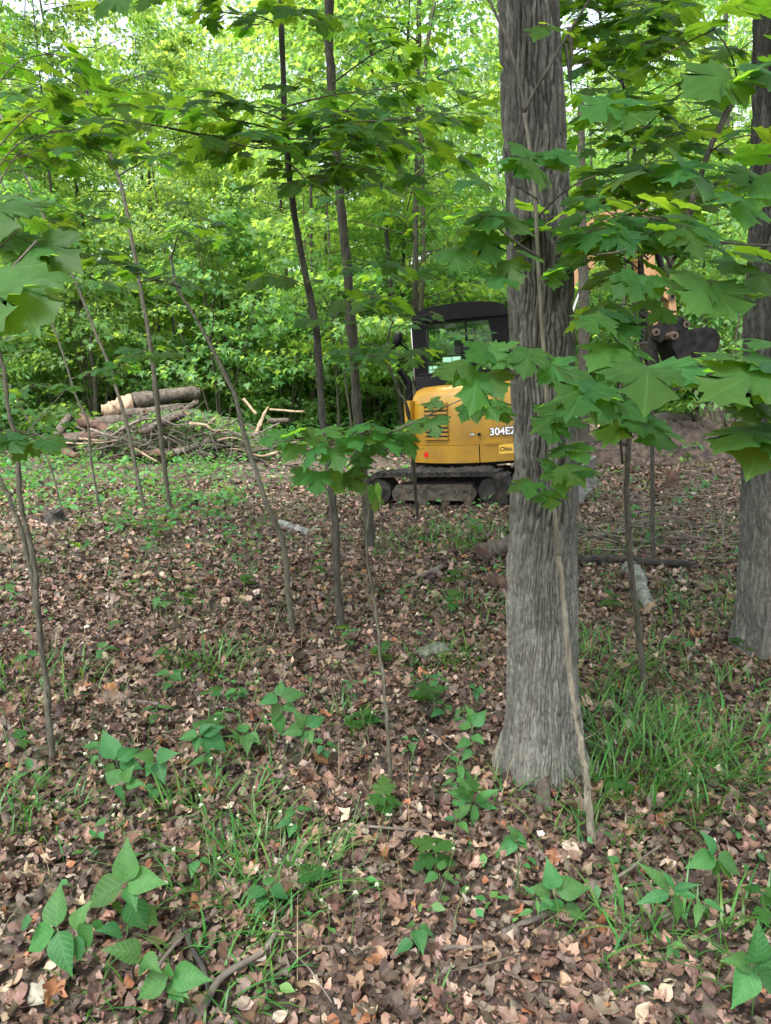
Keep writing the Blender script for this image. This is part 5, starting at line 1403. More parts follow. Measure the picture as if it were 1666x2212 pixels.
for k in range(75):
    cx_ = random.uniform(380, 1400); hgt = 0.95 * math.sin(math.pi * min(1, max(0.05, (cx_ - 250) / 1250))) ** 0.7
    base = lp(cx_, 470, random.uniform(14.0, 15.6))
    z_ = gz(base.x, base.y) + random.uniform(0.1, 1.0) * hgt
    L = random.uniform(0.5, 1.6); a = random.gauss(0, 0.5) + (math.pi if random.random() < 0.5 else 0); e = random.gauss(0, 0.22)
    p_ = Vector((base.x, base.y, z_)); d = Vector((math.cos(a) * math.cos(e), math.sin(a) * 0.5, math.sin(e))) * L / 2
    log(p_ - d, p_ + d, random.uniform(0.012, 0.035), random.choice((M_DEADWOOD, M_DEADWOOD, M_LOG, M_LOG, M_WOODPALE)), 'thin dead branch tangled in the brush of the log pile', bend=0.10, end=None, name='dead_branch', cat='branch', group='branches in the log pile', sides=6, r1=0.006)
for k in range(17):
    cx_ = random.uniform(300, 1250); hgt = 0.85 * math.sin(math.pi * min(1, max(0.05, (cx_ - 200) / 1250))) ** 0.7
    base = lp(cx_, 470, random.uniform(14.1, 15.3))
    z_ = gz(base.x, base.y) + 0.06 + random.uniform(0.0, 0.95) * hgt
    L = random.uniform(0.5, 1.7); a = random.gauss(0, 0.45); e = random.gauss(0.05, 0.22)
    p_ = Vector((base.x, base.y, z_)); d = Vector((math.cos(a) * math.cos(e), math.sin(a) * 0.6, math.sin(e))) * L / 2
    log(p_ - d, p_ + d, random.uniform(0.045, 0.10), random.choice((M_LOG, M_LOG, M_ROT, M_DEADWOOD)), 'broken brown log jumbled in the heap of the log pile', bend=0.06, end=random.choice((M_WOODPALE, M_ROT)), group='broken logs in the pile', wob=0.14, split=0.05)
tw = []
for k in range(1100):
    cx_ = random.uniform(330, 1420); hgt = 0.9 * math.sin(math.pi * min(1, max(0.05, (cx_ - 250) / 1250))) ** 0.7
    b_ = lp(cx_, 470, random.uniform(13.9, 16.0)); z_ = gz(b_.x, b_.y) + random.uniform(0.0, 1.0) * hgt
    L = random.uniform(0.25, 0.9); a = random.uniform(0, 6.28); e = random.gauss(0, 0.4)
    p_ = np.array([b_.x, b_.y, z_]); d = np.array([math.cos(a) * math.cos(e), math.sin(a), math.sin(e)]) * L / 2
    tw.append(tube_arrays(spline([p_ - d, p_ + rng.normal(0, 0.06, 3), p_ + d], 5), [0.007, 0.005, 0.002], 4, 0, False))
V, T = join(tw)
n = 4200
cxs = rng.uniform(300, 1430, n); hg = 0.95 * np.sin(np.pi * np.clip((cxs - 230) / 1270, 0.04, 1)) ** 0.7
pos = np.array([tuple(lp(c_, 470, y_)) for c_, y_ in zip(cxs, rng.uniform(14.2, 16.4, n))])
pos[:, 2] = ground_z(pos[:, 0], pos[:, 1]) + rng.uniform(0, 1, n) * hg
gv, gt, gc = scatter(FAR_LOB + FAR_OV, pos, frames(n, rng.uniform(0, 6.28, n), rng.normal(-0.4, 0.5, n), rng.normal(0, 0.5, n)), rng.uniform(0.06, 0.18, n), np.repeat(rng.uniform(0, 1, (n, 1)), 3, 1))
tag(obj('wilting_foliage', mesh_np('wilting_foliage', gv, gt, M_SHRUB, gc)), 'green leaves of felled tops among the log pile', 'foliage', kind='stuff')
hx, hy = np.meshgrid(np.linspace(-1, 1, 70), np.linspace(-1, 1, 40))
hr = np.clip(1 - hx ** 2 - hy ** 2, 0, 1) ** 0.6
c0 = lp(860, 470, 16.1)
HX, HY = c0.x + hx * 2.2, c0.y + hy * 1.2
HZ = ground_z(HX, HY) - 0.06 + hr * (0.70 + 0.5 * (vnoise(hx * 9, hy * 7, 71) - 0.5) + 0.35 * (vnoise(hx * 26, hy * 20, 72) - 0.5))
ih = (np.arange(39)[:, None] * 70 + np.arange(69)[None]).ravel()
tag(obj('debris_heap', mesh_np('debris_heap', np.stack([HX, HY, HZ], -1).reshape(-1, 3), np.concatenate([np.stack([ih, ih + 1, ih + 71], 1), np.stack([ih, ih + 71, ih + 70], 1)]), M_SOIL)), 'heap of dark bark and rotten debris under the log pile', 'debris', kind='stuff')
tag(obj('brush_tangle', mesh_np('brush_tangle', V, T, M_DEADWOOD)), 'tangle of fine brown twigs heaped over the log pile', 'brushwood', kind='stuff')

# wood lying about
log(G(1055, 1212) + Vector((-0.05, 0, .07)), G(1128, 1195) + Vector((0.1, 0.1, .09)), 0.085, M_LOG, 'short rotten log left of the thick grey trunk', end=M_ROT, wob=0.15)
log(G(1060, 1268) + Vector((0, 0, .05)), G(1130, 1285) + Vector((0, 0, .05)), 0.06, M_ROT, 'reddish rotten piece of wood against the thick grey trunk', wob=0.15)
log(G(885, 1262) + Vector((0, 0, .02)), G(955, 1232) + Vector((0, 0, .03)), 0.025, M_DEADWOOD, 'grey stick on the leaves below the excavator track', end=None)
log(G(1240, 1222) + Vector((0, 0, .05)), G(1500, 1232) + Vector((0, 0, .05)), 0.034, M_CHAR, 'long black log lying behind the forked sapling', end=None)
log(G(1358, 1240) + Vector((0, 0, .05)), G(1405, 1325) + Vector((0, 0, .04)), 0.055, M_MOSSY, 'lichen-covered grey log behind the forked sapling', wob=0.12)
log(G(1330, 925) + Vector((0, 0, .1)), G(1490, 918) + Vector((0, 0, .12)), 0.15, M_CHAR, 'dark fallen trunk lying under the excavator bucket', wob=0.1, end=M_CHAR)
log(G(292, 1255) + Vector((0, 0, .02)), G(328, 1248) + Vector((0, 0, .03)), 0.03, M_WOODPALE, 'small pale piece of wood on the leaves at left', end=None, wob=0.15)
log(G(275, 1525) + Vector((0, 0, .02)), G(345, 1530) + Vector((0, 0, .02)), 0.014, M_DEADWOOD, 'thick grey twig on the leaves at left centre', end=None)
log(G(345, 1532) + Vector((0, 0, .02)), G(520, 1556) + Vector((0, 0, .015)), 0.007, M_DEADWOOD, 'long thin twig on the leaves at left centre', end=None)
log(G(605, 1140) + Vector((0, 0, .05)), G(670, 1160) + Vector((0, 0, .03)), 0.05, M_MOSSY, 'pale broken log on the leaves left of the dark trunks')
log(G(440, 2200) + Vector((0, 0, .03)), G(600, 2045) + Vector((0, 0, .05)), 0.009, M_DEADWOOD, 'crooked grey stick on the leaves at the bottom left', end=None, bend=0.06)
log(G(400, 2040) + Vector((0, 0, .05)), G(455, 2190) + Vector((0, 0, .02)), 0.007, M_CHAR, 'dark twig meeting the crooked stick at the bottom left', end=None, bend=0.05)
log(G(1085, 2038) + Vector((0, 0, .035)), G(1195, 1990) + Vector((0, 0, .03)), 0.008, M_DEADWOOD, 'grey twig on the leaves below the big tree', end=None)
log(G(952, 2072) + Vector((0, 0, .03)), G(1042, 2066) + Vector((0, 0, .03)), 0.006, M_DEADWOOD, 'short grey twig at the bottom centre', end=None)
log(G(1320, 1920) + Vector((0, 0, .03)), G(1425, 1880) + Vector((0, 0, .09)), 0.005, M_DEADWOOD, 'forked grey twig among plants at the lower right', end=None)
log(G(1185, 1760) + Vector((-0.02, 0, .02)), G(1165, 1715) + Vector((0.02, 0.05, .05)), 0.03, M_LOG, 'stubby root knob at the foot of the big tree', end=None)
for k in range(46):
    x_, y_ = random.uniform(40, 1640), random.uniform(1120, 2180)
    g_ = G(x_, y_); L = random.uniform(0.12, 0.45); a = random.uniform(0, 6.28)
    if abs(x_ - 1180) < 120 and y_ < 1760: continue
    d = Vector((math.cos(a), math.sin(a), 0)) * L / 2
    p_, q_ = g_ - d, g_ + d
    p_.z = gz(p_.x, p_.y) + random.uniform(0.02, 0.04); q_.z = gz(q_.x, q_.y) + random.uniform(0.02, 0.05)
    log(p_, q_, random.uniform(0.002, 0.006), random.choice((M_DEADWOOD, M_DEADWOOD, M_TWIG)), 'thin dry twig lying ' + beside(g_), end=None, name='twig', cat='twig', group='twigs strewn on the forest floor', bend=0.07, sides=5, r1=0.0015)
for k in range(60):                        # branches left by the digging
    x_, y_ = random.choice(((random.uniform(1250, 1600), random.uniform(990, 1230)), (random.uniform(420, 800), random.uniform(980, 1150))))
    g_ = G(x_, y_); L = random.uniform(0.3, 1.1); a = random.gauss(0, 0.6)
    d = Vector((math.cos(a), math.sin(a), 0)) * L / 2
    p_, q_ = g_ - d, g_ + d
    p_.z = gz(p_.x, p_.y) + random.uniform(0.02, 0.06); q_.z = gz(q_.x, q_.y) + random.uniform(0.02, 0.09)
    log(p_, q_, random.uniform(0.005, 0.014), random.choice((M_DEADWOOD, M_LOG, M_DEADWOOD)), 'broken branch lying ' + beside(g_), end=None, name='dead_branch', cat='branch', group='broken branches round the excavator', bend=0.09, sides=5, r1=0.003)


tw = []
for k in range(500):
    g_ = G(random.uniform(1255, 1640), random.uniform(900, 1180)); L = random.uniform(0.15, 0.8); a = random.uniform(0, 6.28); e = abs(random.gauss(0, 0.2))
    p_ = np.array(g_) + [0, 0, 0.01]; d = np.array([math.cos(a) * math.cos(e), math.sin(a) * math.cos(e), math.sin(e)]) * L
    tw.append(tube_arrays(spline([p_, p_ + d / 2 + rng.normal(0, 0.03, 3), p_ + d], 5), [0.007, 0.005, 0.002], 4, 0, False))
V, T = join(tw)
tag(obj('torn_roots', mesh_np('torn_roots', V, T, M_DEADWOOD)), 'torn roots and twigs over the dug ground right of the excavator', 'roots', kind='stuff')


hx, hy = np.meshgrid(np.linspace(-1, 1, 60), np.linspace(-1, 1, 36))
hr = np.clip(1 - hx ** 2 - hy ** 2, 0, 1) ** 0.7
c0 = G(1460, 985)
HX, HY = c0.x + hx * 1.9, c0.y + 0.5 + hy * 0.9
HZ = ground_z(HX, HY) - 0.05 + hr * (0.30 + 0.35 * (vnoise(hx * 8, hy * 6, 81) - 0.5) + 0.25 * (vnoise(hx * 24, hy * 16, 82) - 0.5))
ih = (np.arange(35)[:, None] * 60 + np.arange(59)[None]).ravel()
tag(obj('soil_heap', mesh_np('soil_heap', np.stack([HX, HY, HZ], -1).reshape(-1, 3), np.concatenate([np.stack([ih, ih + 1, ih + 61], 1), np.stack([ih, ih + 61, ih + 60], 1)]), simple_mat('dug_soil', (0.012, 0.009, 0.007), (0.075, 0.052, 0.038), 0.95, 12, bump_s=0.9, detail=8))), 'low heap of dark dug soil under the excavator bucket', 'soil', kind='stuff')


def stump(g, r, h, label, mat, top, spikes=9, roots=6, rootlen=0.5):
    root = empty('stump', g, label, 'stump')
    n = 16; a = np.linspace(0, 2 * np.pi, n, endpoint=False)
    prof = [(-0.08, 1.5), (0.0, 1.35), (0.12, 1.1), (0.5, 1.0), (0.85, 0.97)]
    V = []
    for z_, s_ in prof: V += [(r * s_ * math.cos(x_) * (1 + 0.12 * math.sin(3 * x_ + 1)), r * s_ * math.sin(x_) * (1 + 0.12 * math.sin(3 * x_ + 1)), h * z_) for x_ in a]
    V += [(r * 0.9 * math.cos(x_), r * 0.9 * math.sin(x_), h * random.uniform(0.75, 1.25)) for x_ in a] + [(0, 0, h * 0.75)]
    i = np.arange(len(prof))[:, None] * n; j = np.arange(n)[None]; j2 = (j + 1) % n
    q = np.stack([i + j, i + j2, i + n + j2, i + n + j], -1).reshape(-1, 4)
    obj('body', mesh_np('body', V[:-1], np.concatenate([q[:, [0, 1, 2]], q[:, [0, 2, 3]]]), mat), root)
    k = np.arange(n)
    obj('broken_top', mesh_np('broken_top', np.array(V[-n - 1:]), np.stack([k, (k + 1) % n, np.full(n, n)], 1), top), root)
    for m in range(roots):
        x_ = m / roots * 6.28 + random.gauss(0, 0.2); L = rootlen * random.uniform(0.6, 1.3)
        pts = spline([(r * 0.8 * math.cos(x_), r * 0.8 * math.sin(x_), h * 0.25), (r * 1.3 * math.cos(x_), r * 1.3 * math.sin(x_), h * 0.12), ((r + L) * math.cos(x_ + .2), (r + L) * math.sin(x_ + .2), random.uniform(-0.03, 0.06))], 8)
        v_, t_ = tube_arrays(pts, [r * 0.3, r * 0.2, r * 0.06], 7, 0.08); obj('root', mesh_np('root', v_, t_, mat), root)
    return root


stump(G(1535, 915), 0.36, 0.42, 'uprooted dark stump with pale roots right of the bucket', M_LOG, M_CHAR, roots=8, rootlen=0.9)
stump(G(1452, 1062), 0.075, 0.30, 'small splintered red stump right of the excavator blade', M_ROT, M_WOODPALE, roots=4, rootlen=0.15)
stump(G(118, 1132), 0.10, 0.16, 'black rotten stump on the leaves at the left', M_CHAR, M_CHAR, roots=5, rootlen=0.3)
stump(G(420, 1098), 0.05, 0.16, 'small black stub left of the leaning sapling', M_CHAR, M_CHAR, roots=3, rootlen=0.1)
# mossy stone
bm = bmesh.new(); bmesh.ops.create_icosphere(bm, subdivisions=3, radius=1)
for v_ in bm.verts:
    k_ = 1 + 0.18 * math.sin(3.1 * v_.co.x + 1) * math.cos(2.7 * v_.co.y) + 0.08 * math.sin(7 * v_.co.z + 4 * v_.co.x)
    v_.co = Vector((v_.co.x * 0.11 * k_, v_.co.y * 0.07 * k_, v_.co.z * 0.035 * k_))
st = obj('stone', bm_mesh('stone', bm, simple_mat('mossy_stone', (0.035, 0.045, 0.025), (0.15, 0.155, 0.125), 0.95, 30, bump_s=0.8, detail=8), True)); st.location = G(932, 1418) + Vector((0, 0, 0.03)); st.rotation_euler = (0, -0.2, 0.3)
tag(st, 'flat pale mossy stone on the leaves left of the big tree', 'stone')

# ------------------------------------------------------------------ plants of the forest floor
def stem_part(root, pts, r=0.002, mat=M_GREENSTEM):
    V, T = tube_arrays(spline(pts, 8) - np.array(root.location), [r, r * 0.6], 5)
    obj('stem', mesh_np('stem', V, T, mat, smooth=True), root)


def hero_herb(label, g, Y, node, leaves, meshes=HERB, mat_stem=M_GREENSTEM):
    """plant with leaves read off the photograph: (x0, y0, x1, y1, length)"""
    g_ = G(*g)
    root = empty('seedling', g_, label, 'plant')
    nd = P(*node, Y)
    stem_part(root, [g_ - Vector((0, 0, 0.03)), g_.lerp(nd, 0.5) + Vector((0.01, 0.01, 0)), nd], 0.0025, mat_stem)
    for j, (x0, y0, x1, y1, L) in enumerate(leaves):
        a = P(x0, y0, Y + random.uniform(-0.02, 0.02))
        best = None
        for s_ in ((1, -1) if y1 < y0 - 6 else (1,)):
            for k in range(31):
                q = P(x1, y1, a.y - s_ * L * 0.8 * k / 30)
                e = abs((q - a).length - L)
                if best is None or e < best[0] - 1e-4: best = (e, q)
        d = best[1] - a
        obj('leaf', meshes[j % len(meshes)], root, leaf_matrix(a, d, Vector((random.gauss(0, .15), -0.55, 0.85)), max(d.length, L * 0.75), g_))
    return root


hero_herb('tall broad-leaved seedling at the lower left, topmost of three', (268, 2035), 1.83, (272, 1905), [(272, 1905, 272, 1818, .105), (276, 1905, 350, 1898, .105), (266, 1908, 170, 1955, .125), (280, 1940, 318, 2018, .105), (258, 1945, 254, 2000, .075), (276, 1915, 292, 1955, .07), (215, 1985, 210, 2028, .06), (300, 1960, 345, 2005, .08)])
hero_herb('broad-leaved seedling at the lower left edge', (122, 2120), 1.66, (124, 2005), [(122, 2003, 117, 1906, .10), (126, 2012, 145, 2108, .105), (118, 2010, 43, 2052, .10), (120, 2010, 102, 2052, .065), (160, 2008, 178, 1955, .07), (200, 1998, 158, 2058, .085), (70, 1985, 32, 2008, .06), (165, 2020, 170, 2080, .06)])
hero_herb('broad-leaved seedling at the bottom left, lowest of three', (362, 2178), 1.58, (366, 2110), [(364, 2110, 282, 2152, .095), (372, 2112, 447, 2108, .095), (370, 2116, 400, 2148, .07), (372, 2140, 394, 2160, .05), (305, 2062, 242, 2042, .085), (310, 2065, 340, 2090, .06), (262, 2015, 222, 2000, .07), (300, 2095, 330, 2070, .06), (366, 2108, 362, 2085, .04)])
hero_herb('broad-leaved seedling at the bottom right edge', (1625, 2190), 1.55, (1626, 2085), [(1624, 2088, 1594, 2176, .10), (1628, 2082, 1652, 2012, .10), (1630, 2086, 1690, 2078, .09), (1634, 2092, 1690, 2150, .10), (1620, 2084, 1580, 2068, .07)])
hero_herb('pale-leaved seedling at the lower right', (1550, 1985), 1.95, (1545, 1850), [(1543, 1852, 1488, 1866, .085), (1542, 1848, 1530, 1798, .08), (1550, 1852, 1614, 1886, .10), (1552, 1860, 1590, 1900, .07), (1545, 1858, 1560, 1905, .07)])
hero_herb('dark spear-leaved plant at the lower right', (1452, 2035), 1.85, (1450, 1928), [(1448, 1926, 1395, 1862, .11), (1446, 1930, 1385, 1942, .095), (1456, 1932, 1484, 2012, .11), (1454, 1924, 1500, 1905, .08), (1455, 1920, 1440, 1880, .06)], HERB_SLIM)
hero_herb('small dark seedling below the big tree', (1205, 2010), 2.0, (1195, 1925), [(1195, 1922, 1188, 1862, .085), (1200, 1925, 1275, 1910, .10), (1190, 1930, 1145, 1915, .07), (1200, 1940, 1206, 1985, .07), (1190, 1945, 1170, 1960, .05), (1215, 1965, 1275, 1975, .06)])
hero_herb('bright drooping seedling under the dark fern stalk', (1452, 2100), 1.72, (1450, 2040), [(1450, 2040, 1445, 2065, .05), (1452, 2040, 1472, 2036, .04), (1455, 2048, 1478, 2078, .05), (1448, 2038, 1440, 2020, .03)], HERB_SLIM)
hero_herb('light seedling with narrow leaves beside the big tree', (1022, 1660), 2.85, (1020, 1570), [(1018, 1572, 985, 1558, .08), (1024, 1570, 1048, 1530, .08), (1020, 1590, 1045, 1602, .07), (1016, 1600, 985, 1612, .07), (1022, 1560, 1015, 1525, .07), (1018, 1620, 998, 1640, .06)])
hero_herb('tall seedling with a pale top leaf left of centre', (606, 1590), 2.9, (606, 1505), [(605, 1505, 606, 1465, .075), (610, 1508, 660, 1490, .085), (600, 1508, 560, 1515, .085), (604, 1520, 590, 1560, .07), (612, 1525, 640, 1530, .07), (600, 1540, 606, 1590, .06)])
hero_herb('broad seedling right of the pale-topped one', (660, 1640), 2.75, (662, 1572), [(660, 1570, 640, 1535, .08), (664, 1570, 703, 1540, .09), (656, 1575, 610, 1582, .085), (668, 1578, 672, 1605, .07), (660, 1578, 650, 1600, .05)])
hero_herb('low broad seedling, left of the middle', (430, 1645), 2.75, (432, 1585), [(430, 1585, 450, 1560, .075), (428, 1588, 380, 1590, .085), (435, 1588, 485, 1562, .085), (432, 1592, 420, 1622, .075), (440, 1592, 455, 1625, .07), (448, 1590, 495, 1620, .085)])
hero_herb('dark broad seedling at the left, below the grass', (250, 1690), 2.6, (250, 1640), [(246, 1640, 225, 1575, .10), (254, 1642, 300, 1610, .09), (258, 1648, 310, 1655, .09), (245, 1648, 235, 1690, .085), (262, 1650, 290, 1690, .08)])
hero_herb('dark arching seedling between the left saplings', (340, 1690), 2.6, (335, 1640), [(332, 1640, 300, 1625, .085), (338, 1640, 375, 1620, .09), (340, 1645, 352, 1690, .09), (330, 1648, 315, 1675, .07)])
hero_herb('glossy dark seedling right of the left seedlings', (262, 1745), 2.45, (265, 1690), [(262, 1690, 222, 1660, .09), (268, 1690, 280, 1655, .07), (262, 1696, 258, 1740, .08), (272, 1696, 312, 1690, .07)])
hero_herb('yellowing seedling left of the big tree', (1030, 1530), 3.1, (1030, 1488), [(1028, 1488, 1018, 1478, .05), (1032, 1486, 1045, 1494, .05), (1030, 1490, 1030, 1512, .05)])
hero_herb('pale five-leaved seedling below the big tree, left', (1113, 1945), 2.0, (1115, 1815), [(1113, 1815, 1080, 1830, .06), (1116, 1813, 1142, 1800, .06), (1112, 1818, 1095, 1845, .05), (1118, 1817, 1140, 1828, .05), (1115, 1812, 1110, 1790, .05)])
hero_herb('strap-leaved dark plant at the foot of the big tree', (1020, 1765), 2.5, (1022, 1730), [(1020, 1732, 965, 1700, .10), (1018, 1736, 970, 1778, .10), (1026, 1732, 1070, 1700, .10), (1024, 1736, 1028, 1800, .09), (1030, 1735, 1080, 1742, .08), (1020, 1728, 1010, 1690, .08)], HERB_SLIM)

GEN = []
for k in range(60):
    x_, y_ = random.uniform(10, 1650), random.uniform(1180, 2140) if random.random() < 0.4 else random.uniform(1080, 1350)
    if 1070 < x_ < 1290 and y_ < 1780: continue
    GEN.append((x_, y_))
GEN += [(random.uniform(560, 1050), random.uniform(1430, 1830)) for _ in range(14)] + [(random.uniform(150, 560), random.uniform(1500, 1760)) for _ in range(8)]
GEN += [(460, 1180), (490, 1195), (520, 1185), (545, 1195), (500, 1165), (330, 1160), (700, 1255), (690, 1240), (190, 1205), (340, 1175), (1490, 950), (1505, 990), (1480, 1000), (740, 1400), (745, 1420), (200, 1660), (60, 1665), (690, 1920), (820, 1770), (930, 1540), (950, 1530), (935, 1560), (1470, 1120), (1520, 1070)]
for (x_, y_) in GEN:
    g_ = G(x_, y_)
    if g_.y > 20: continue
    h = random.uniform(0.03, 0.12) + 0.012 * g_.y
    ms = random.choice((HERB, HERB, HERB_SLIM, MAPLE_MID)); n_ = random.choice((3, 4, 5, 6))
    root = empty('small_seedling', g_, 'small ' + ('oval-leaved' if ms is HERB else 'narrow-leaved' if ms is HERB_SLIM else 'lobed-leaf') + ' green seedling ' + beside(g_), 'plant', 'small seedlings on the forest floor')
    top_ = g_ + Vector((random.gauss(0, 0.02), random.gauss(0, 0.02), h))
    stem_part(root, [g_ - Vector((0, 0, 0.02)), (g_ + top_) / 2 + Vector((0.005, 0, 0)), top_], 0.0018)
    L = random.uniform(0.025, 0.055) + 0.007 * g_.y; a0 = random.uniform(0, 6.28)
    for j in range(n_):
        a = a0 + j * 2.4 + random.gauss(0, 0.2)
        d = Vector((math.cos(a), math.sin(a), random.gauss(0.05, 0.25)))
        p_ = top_ - Vector((0, 0, h * 0.35 * (j // 3)))
        obj('leaf', random.choice(ms), root, leaf_matrix(p_ + d * 0.008, d, Vector((0, -0.1, 1)), L * random.uniform(0.7, 1.2), g_))


def blades(cx_, cy_, rad, n, L, w, arch=0.7, seed=0, lean=0.25):
    r = np.random.default_rng(seed)
    a = r.uniform(0, 2 * np.pi, n); q = rad * np.sqrt(r.uniform(0, 1, n)) if np.ndim(rad) == 0 else None
    if np.ndim(cx_) == 0:
        x, y = cx_ + q * np.cos(a), cy_ + q * np.sin(a)
    else:
        x, y = cx_, cy_
    yaw = np.where(r.uniform(0, 1, n) < 0.6, a + r.normal(0, 0.5, n), r.uniform(0, 6.28, n))
    ln = L * r.uniform(0.5, 1.25, n); ar = arch * r.uniform(0.3, 1.4, n); le = lean * r.uniform(0, 1.5, n)
    z = ground_z(x, y)
    ts = np.array([0, 0.3, 0.58, 0.82, 1.0])
    V = np.zeros((n, 9, 3)); k = 0
    dx, dy = np.cos(yaw), np.sin(yaw)
    for j, t in enumerate(ts):
        h_ = ln * (le * t + ar * t * t * 0.75); v_ = ln * (t - 0.55 * ar * t ** 2.4) 
        px, py, pz = x + dx * h_, y + dy * h_, z - 0.005 + v_
        ww = w * (1 - t ** 1.8) * r.uniform(0.8, 1.2, n) / 2
        if j == 4:
            V[:, 8] = np.stack([px, py, pz], 1)
        else:
            V[:, 2 * j] = np.stack([px - dy * ww, py + dx * ww, pz], 1); V[:, 2 * j + 1] = np.stack([px + dy * ww, py - dx * ww, pz], 1)
    F = np.array([(0, 1, 3), (0, 3, 2), (2, 3, 5), (2, 5, 4), (4, 5, 7), (4, 7, 6), (6, 7, 8)])
    T = (F[None] + (np.arange(n) * 9)[:, None, None]).reshape(-1, 3)
    c = np.repeat(np.repeat(r.uniform(0, 1, (n, 1)), 3, 1), 9, 0)
    return V.reshape(-1, 3), T, c


TUFTS = [((455, 1770), 0.17, 140, .22, 'arching grass tuft left of the bottom centre, upper of two'), ((572, 1905), 0.20, 230, .22, 'thick bright grass tuft at the lower centre left'), ((480, 2120), 0.13, 110, .17, 'grass tuft beside the crooked stick at the bottom left'),
         ((45, 1500), 0.30, 160, .25, 'fine grass tuft behind the leftmost sapling'), ((15, 1760), 0.14, 60, .26, 'dark grass blades at the left edge'), ((110, 1770), 0.12, 60, .18, 'loose grass tuft near the left edge'),
         ((1300, 1560), 0.25, 170, .28, 'grass clump hugging the right side of the big tree'), ((1380, 1640), 0.28, 260, .30, 'largest grass clump right of the big tree'), ((1460, 1680), 0.22, 200, .30, 'tall grass clump right of the largest one'), ((1350, 1740), 0.2, 160, .25, 'grass clump in front of the largest one by the big tree'), ((1540, 1600), 0.25, 150, .25, 'grass clump left of the right-hand big tree'),
         ((1605, 1640), 0.2, 120, .24, 'grass clump at the right edge below the big tree'), ((1275, 1455), 0.22, 130, .26, 'grass clump behind the big tree on its right'), ((1340, 1420), 0.25, 140, .26, 'grass clump behind the forked sapling'), ((1485, 1335), 0.3, 120, .26, 'rounded grass clump farther back at right'), ((1560, 1290), 0.3, 110, .25, 'rounded grass clump near the right-hand big tree'),
         ((1545, 1500), 0.2, 70, .22, 'thin grass tuft left of the right-hand big tree'), ((1010, 1330), 0.25, 80, .24, 'grass tuft left of the big tree'), ((960, 1430), 0.15, 70, .3, 'upright grass tuft beside the mossy stone'), ((462, 1450), 0.12, 45, .36, 'tall upright grass blades in the left middle'), ((480, 1440), 0.14, 40, .25, 'dark short grass in the left middle'),
         ((1500, 2040), 0.12, 40, .28, 'broad grass blades at the lower right'), ((1310, 2030), 0.10, 34, .30, 'tall grass blades below the leaning sapling foot'), ((1610, 2030), 0.12, 40, .26, 'grass blades at the right edge, lower down'), ((1440, 2120), 0.12, 40, .13, 'short grass at the lower right'), ((200, 2140), 0.08, 40, .13, 'short grass tuft among the broad-leaved seedlings'),
         ((1060, 1725), 0.08, 40, .22, 'grass at the left foot of the big tree'), ((555, 1640), 0.12, 50, .22, 'grass tuft in the middle left'), ((1270, 1800), 0.10, 50, .18, 'grass round the foot of the pale leaning sapling'), ((900, 1180), 0.5, 150, .22, 'grass patch below the excavator track, left'), ((990, 1165), 0.5, 190, .24, 'grass patch below the excavator track, middle'), ((1065, 1160), 0.5, 170, .24, 'grass patch below the excavator track beside the big tree'), ((1290, 1175), 0.4, 140, .24, 'grass patch right of the big tree below the blade'), ((590, 1940), 0.1, 60, .18, 'grass in front of the thick bright tuft'), ((940, 2170), 0.006, 9, .16, 'few grass blades at the bottom centre'), ((745, 1560), 0.1, 40, .2, 'grass tuft left of the thin crooked sapling')]
for k, ((x_, y_), rad, n, L, lab) in enumerate(TUFTS):
    g_ = G(x_, y_)
    V, T, c = blades(g_.x, g_.y, rad * 1.35, int(n * 0.8), L * 0.72, 0.0075 + 0.0007 * g_.y, 0.95, 500 + k, 0.35)
    o = obj('grass_tuft', mesh_np('grass_tuft', V - np.array(g_), T, M_GRASS, c)); o.location = g_
    tag(o, lab, 'grass')

# sparse grass and small cover plants over the floor
n = 6500
x, y = wedge(n, 1.3, 11, 0.4)
dens = vnoise(x * 1.1 + 40, y * 1.1, 21)
k = (dens > 0.45) | (x > 1.3)
x, y = x[k], y[k]
V, T, c = blades(x, y, np.zeros(len(x)), len(x), 0.13, 0.005, 0.8, 77)
tag(obj('sparse_grass', mesh_np('sparse_grass', V, T, M_GRASS, c)), 'thin scattered grass over the leaf litter', 'grass', kind='stuff')


x, y = wedge(1500, 1.7, 9, 0.3)
V, T, c = blades(x, y, np.zeros(len(x)), len(x), 0.22, 0.0028, 0.5, 78, 0.5)
c[:] = np.array([0.20, 0.17, 0.09]) * (0.6 + 0.8 * c)
tag(obj('dry_stalks', mesh_np('dry_stalks', V, T, M_LITTER, c)), 'thin dry grass stalks over the leaf litter', 'dry grass', kind='stuff')


def cover(n, y0, y1, fx, size, hgt, seed, margin=0.6):
    x, y = wedge(n, y0, y1, margin)
    k = fx(x, y); x, y = x[k], y[k]; n = len(x)
    m = 4
    X_ = np.repeat(x, m) + rng.normal(0, size * 0.8, n * m); Y_ = np.repeat(y, m) + rng.normal(0, size * 0.8, n * m)
    hh = np.repeat(rng.uniform(0.3, 1.0, n) * hgt, m) * rng.uniform(0.7, 1.2, n * m)
    pos = np.column_stack([X_, Y_, ground_z(X_, Y_) + hh])
    N = len(pos)
    return scatter([oval_few, far_leaf('oval', 3)], pos, frames(N, rng.uniform(0, 6.28, N), rng.normal(-0.15, 0.3, N), rng.normal(0, 0.3, N)), size * rng.uniform(0.6, 1.4, N), np.repeat(rng.uniform(0, 1, (N, 1)), 3, 1))


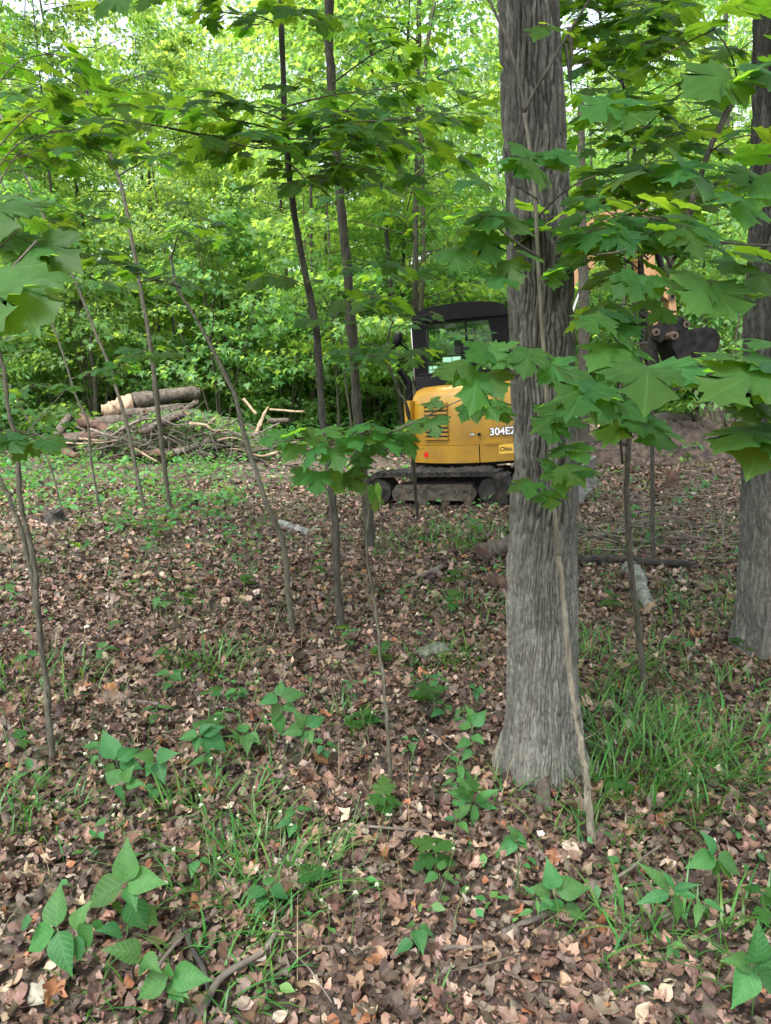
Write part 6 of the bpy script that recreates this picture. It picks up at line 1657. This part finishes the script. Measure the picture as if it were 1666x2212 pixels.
oval_few = (np.array([(0, 0, 0), (.28, .3, .06), (.25, .6, .04), (0, 1, -.1), (-.25, .6, .04), (-.28, .3, .06), (0, .45, 0)], float), np.array([(0, 1, 6), (1, 2, 6), (2, 3, 6), (3, 4, 6), (4, 5, 6), (5, 0, 6)]))
pp, cs = [], []
for args in ((2300, 7.5, 14.0, lambda x, y: (x < -0.16 * y - 0.3) & (vnoise(x * 0.7 + 9, y * 0.7, 31) > 0.42), 0.085, 0.28, 1), (1100, 1.6, 9, lambda x, y: vnoise(x * 1.3 + 70, y * 1.3, 33) > 0.55, 0.035, 0.07, 2), (900, 8, 16, lambda x, y: vnoise(x * 0.8 + 70, y * 0.8, 35) > 0.5, 0.07, 0.15, 3), (6000, 15, 30, lambda x, y: y > 15, 0.13, 0.5, 4)):
    v, t_, c = cover(*args); pp.append((v, t_)); cs.append(c)
V, T = join(pp)
tag(obj('ground_cover', mesh_np('ground_cover', V, T, M_COVER, np.concatenate(cs))), 'low green cover plants spread over the forest floor', 'ground cover', kind='stuff')

# white-flowered stalks
M_PETAL = simple_mat('cream_petal', (0.45, 0.46, 0.33), (0.58, 0.58, 0.45), 0.7, 30)
pet = []
for j in range(9):
    a = j * 2.4; e = 0.2 + 0.12 * j
    d = Vector((math.cos(a) * math.cos(e), math.sin(a) * math.cos(e), math.sin(e) + 0.15)).normalized()
    Mx = leaf_matrix((0, 0, 0), d, Vector((0, 0, 1)) if abs(d.z) < 0.9 else Vector((1, 0, 0)), 1.0, (0, 0, 0))
    pet.append((np.array([Mx @ Vector(v_) for v_ in oval_few[0] * [0.8, 1, 1]]), oval_few[1]))
FL = mesh_np('flower', *join(pet), M_PETAL)
for (x_, y_, h) in [(random.uniform(200, 980), random.uniform(1620, 2080), random.uniform(0.10, 0.24)) for _ in range(44)] + [(1230, 1900, .1), (1450, 1780, .2), (1500, 1860, .12), (1380, 1960, .1), (690, 1900, .25), (670, 1930, .22), (810, 1900, .25), (780, 1870, .25), (420, 1830, .2)]:
    g_ = G(x_, y_)
    root = empty('white_flower_stalk', g_, 'small cream-white flower ' + beside(g_), 'flower', 'white flowers on thin stalks')
    top_ = g_ + Vector((random.gauss(0, 0.06), random.gauss(0, 0.05), h))
    stem_part(root, [g_ - Vector((0, 0, 0.02)), g_.lerp(top_, 0.5) + Vector((random.gauss(0, .02), 0, 0.02)), top_], 0.0014)
    s_ = random.uniform(0.007, 0.0115)
    obj('flower', FL, root, Matrix.Translation(top_ - g_) @ Matrix.Rotation(random.uniform(0, 6), 4, 'Z') @ Matrix.Rotation(random.gauss(0, .4), 4, 'X') @ Matrix.Scale(s_, 4))
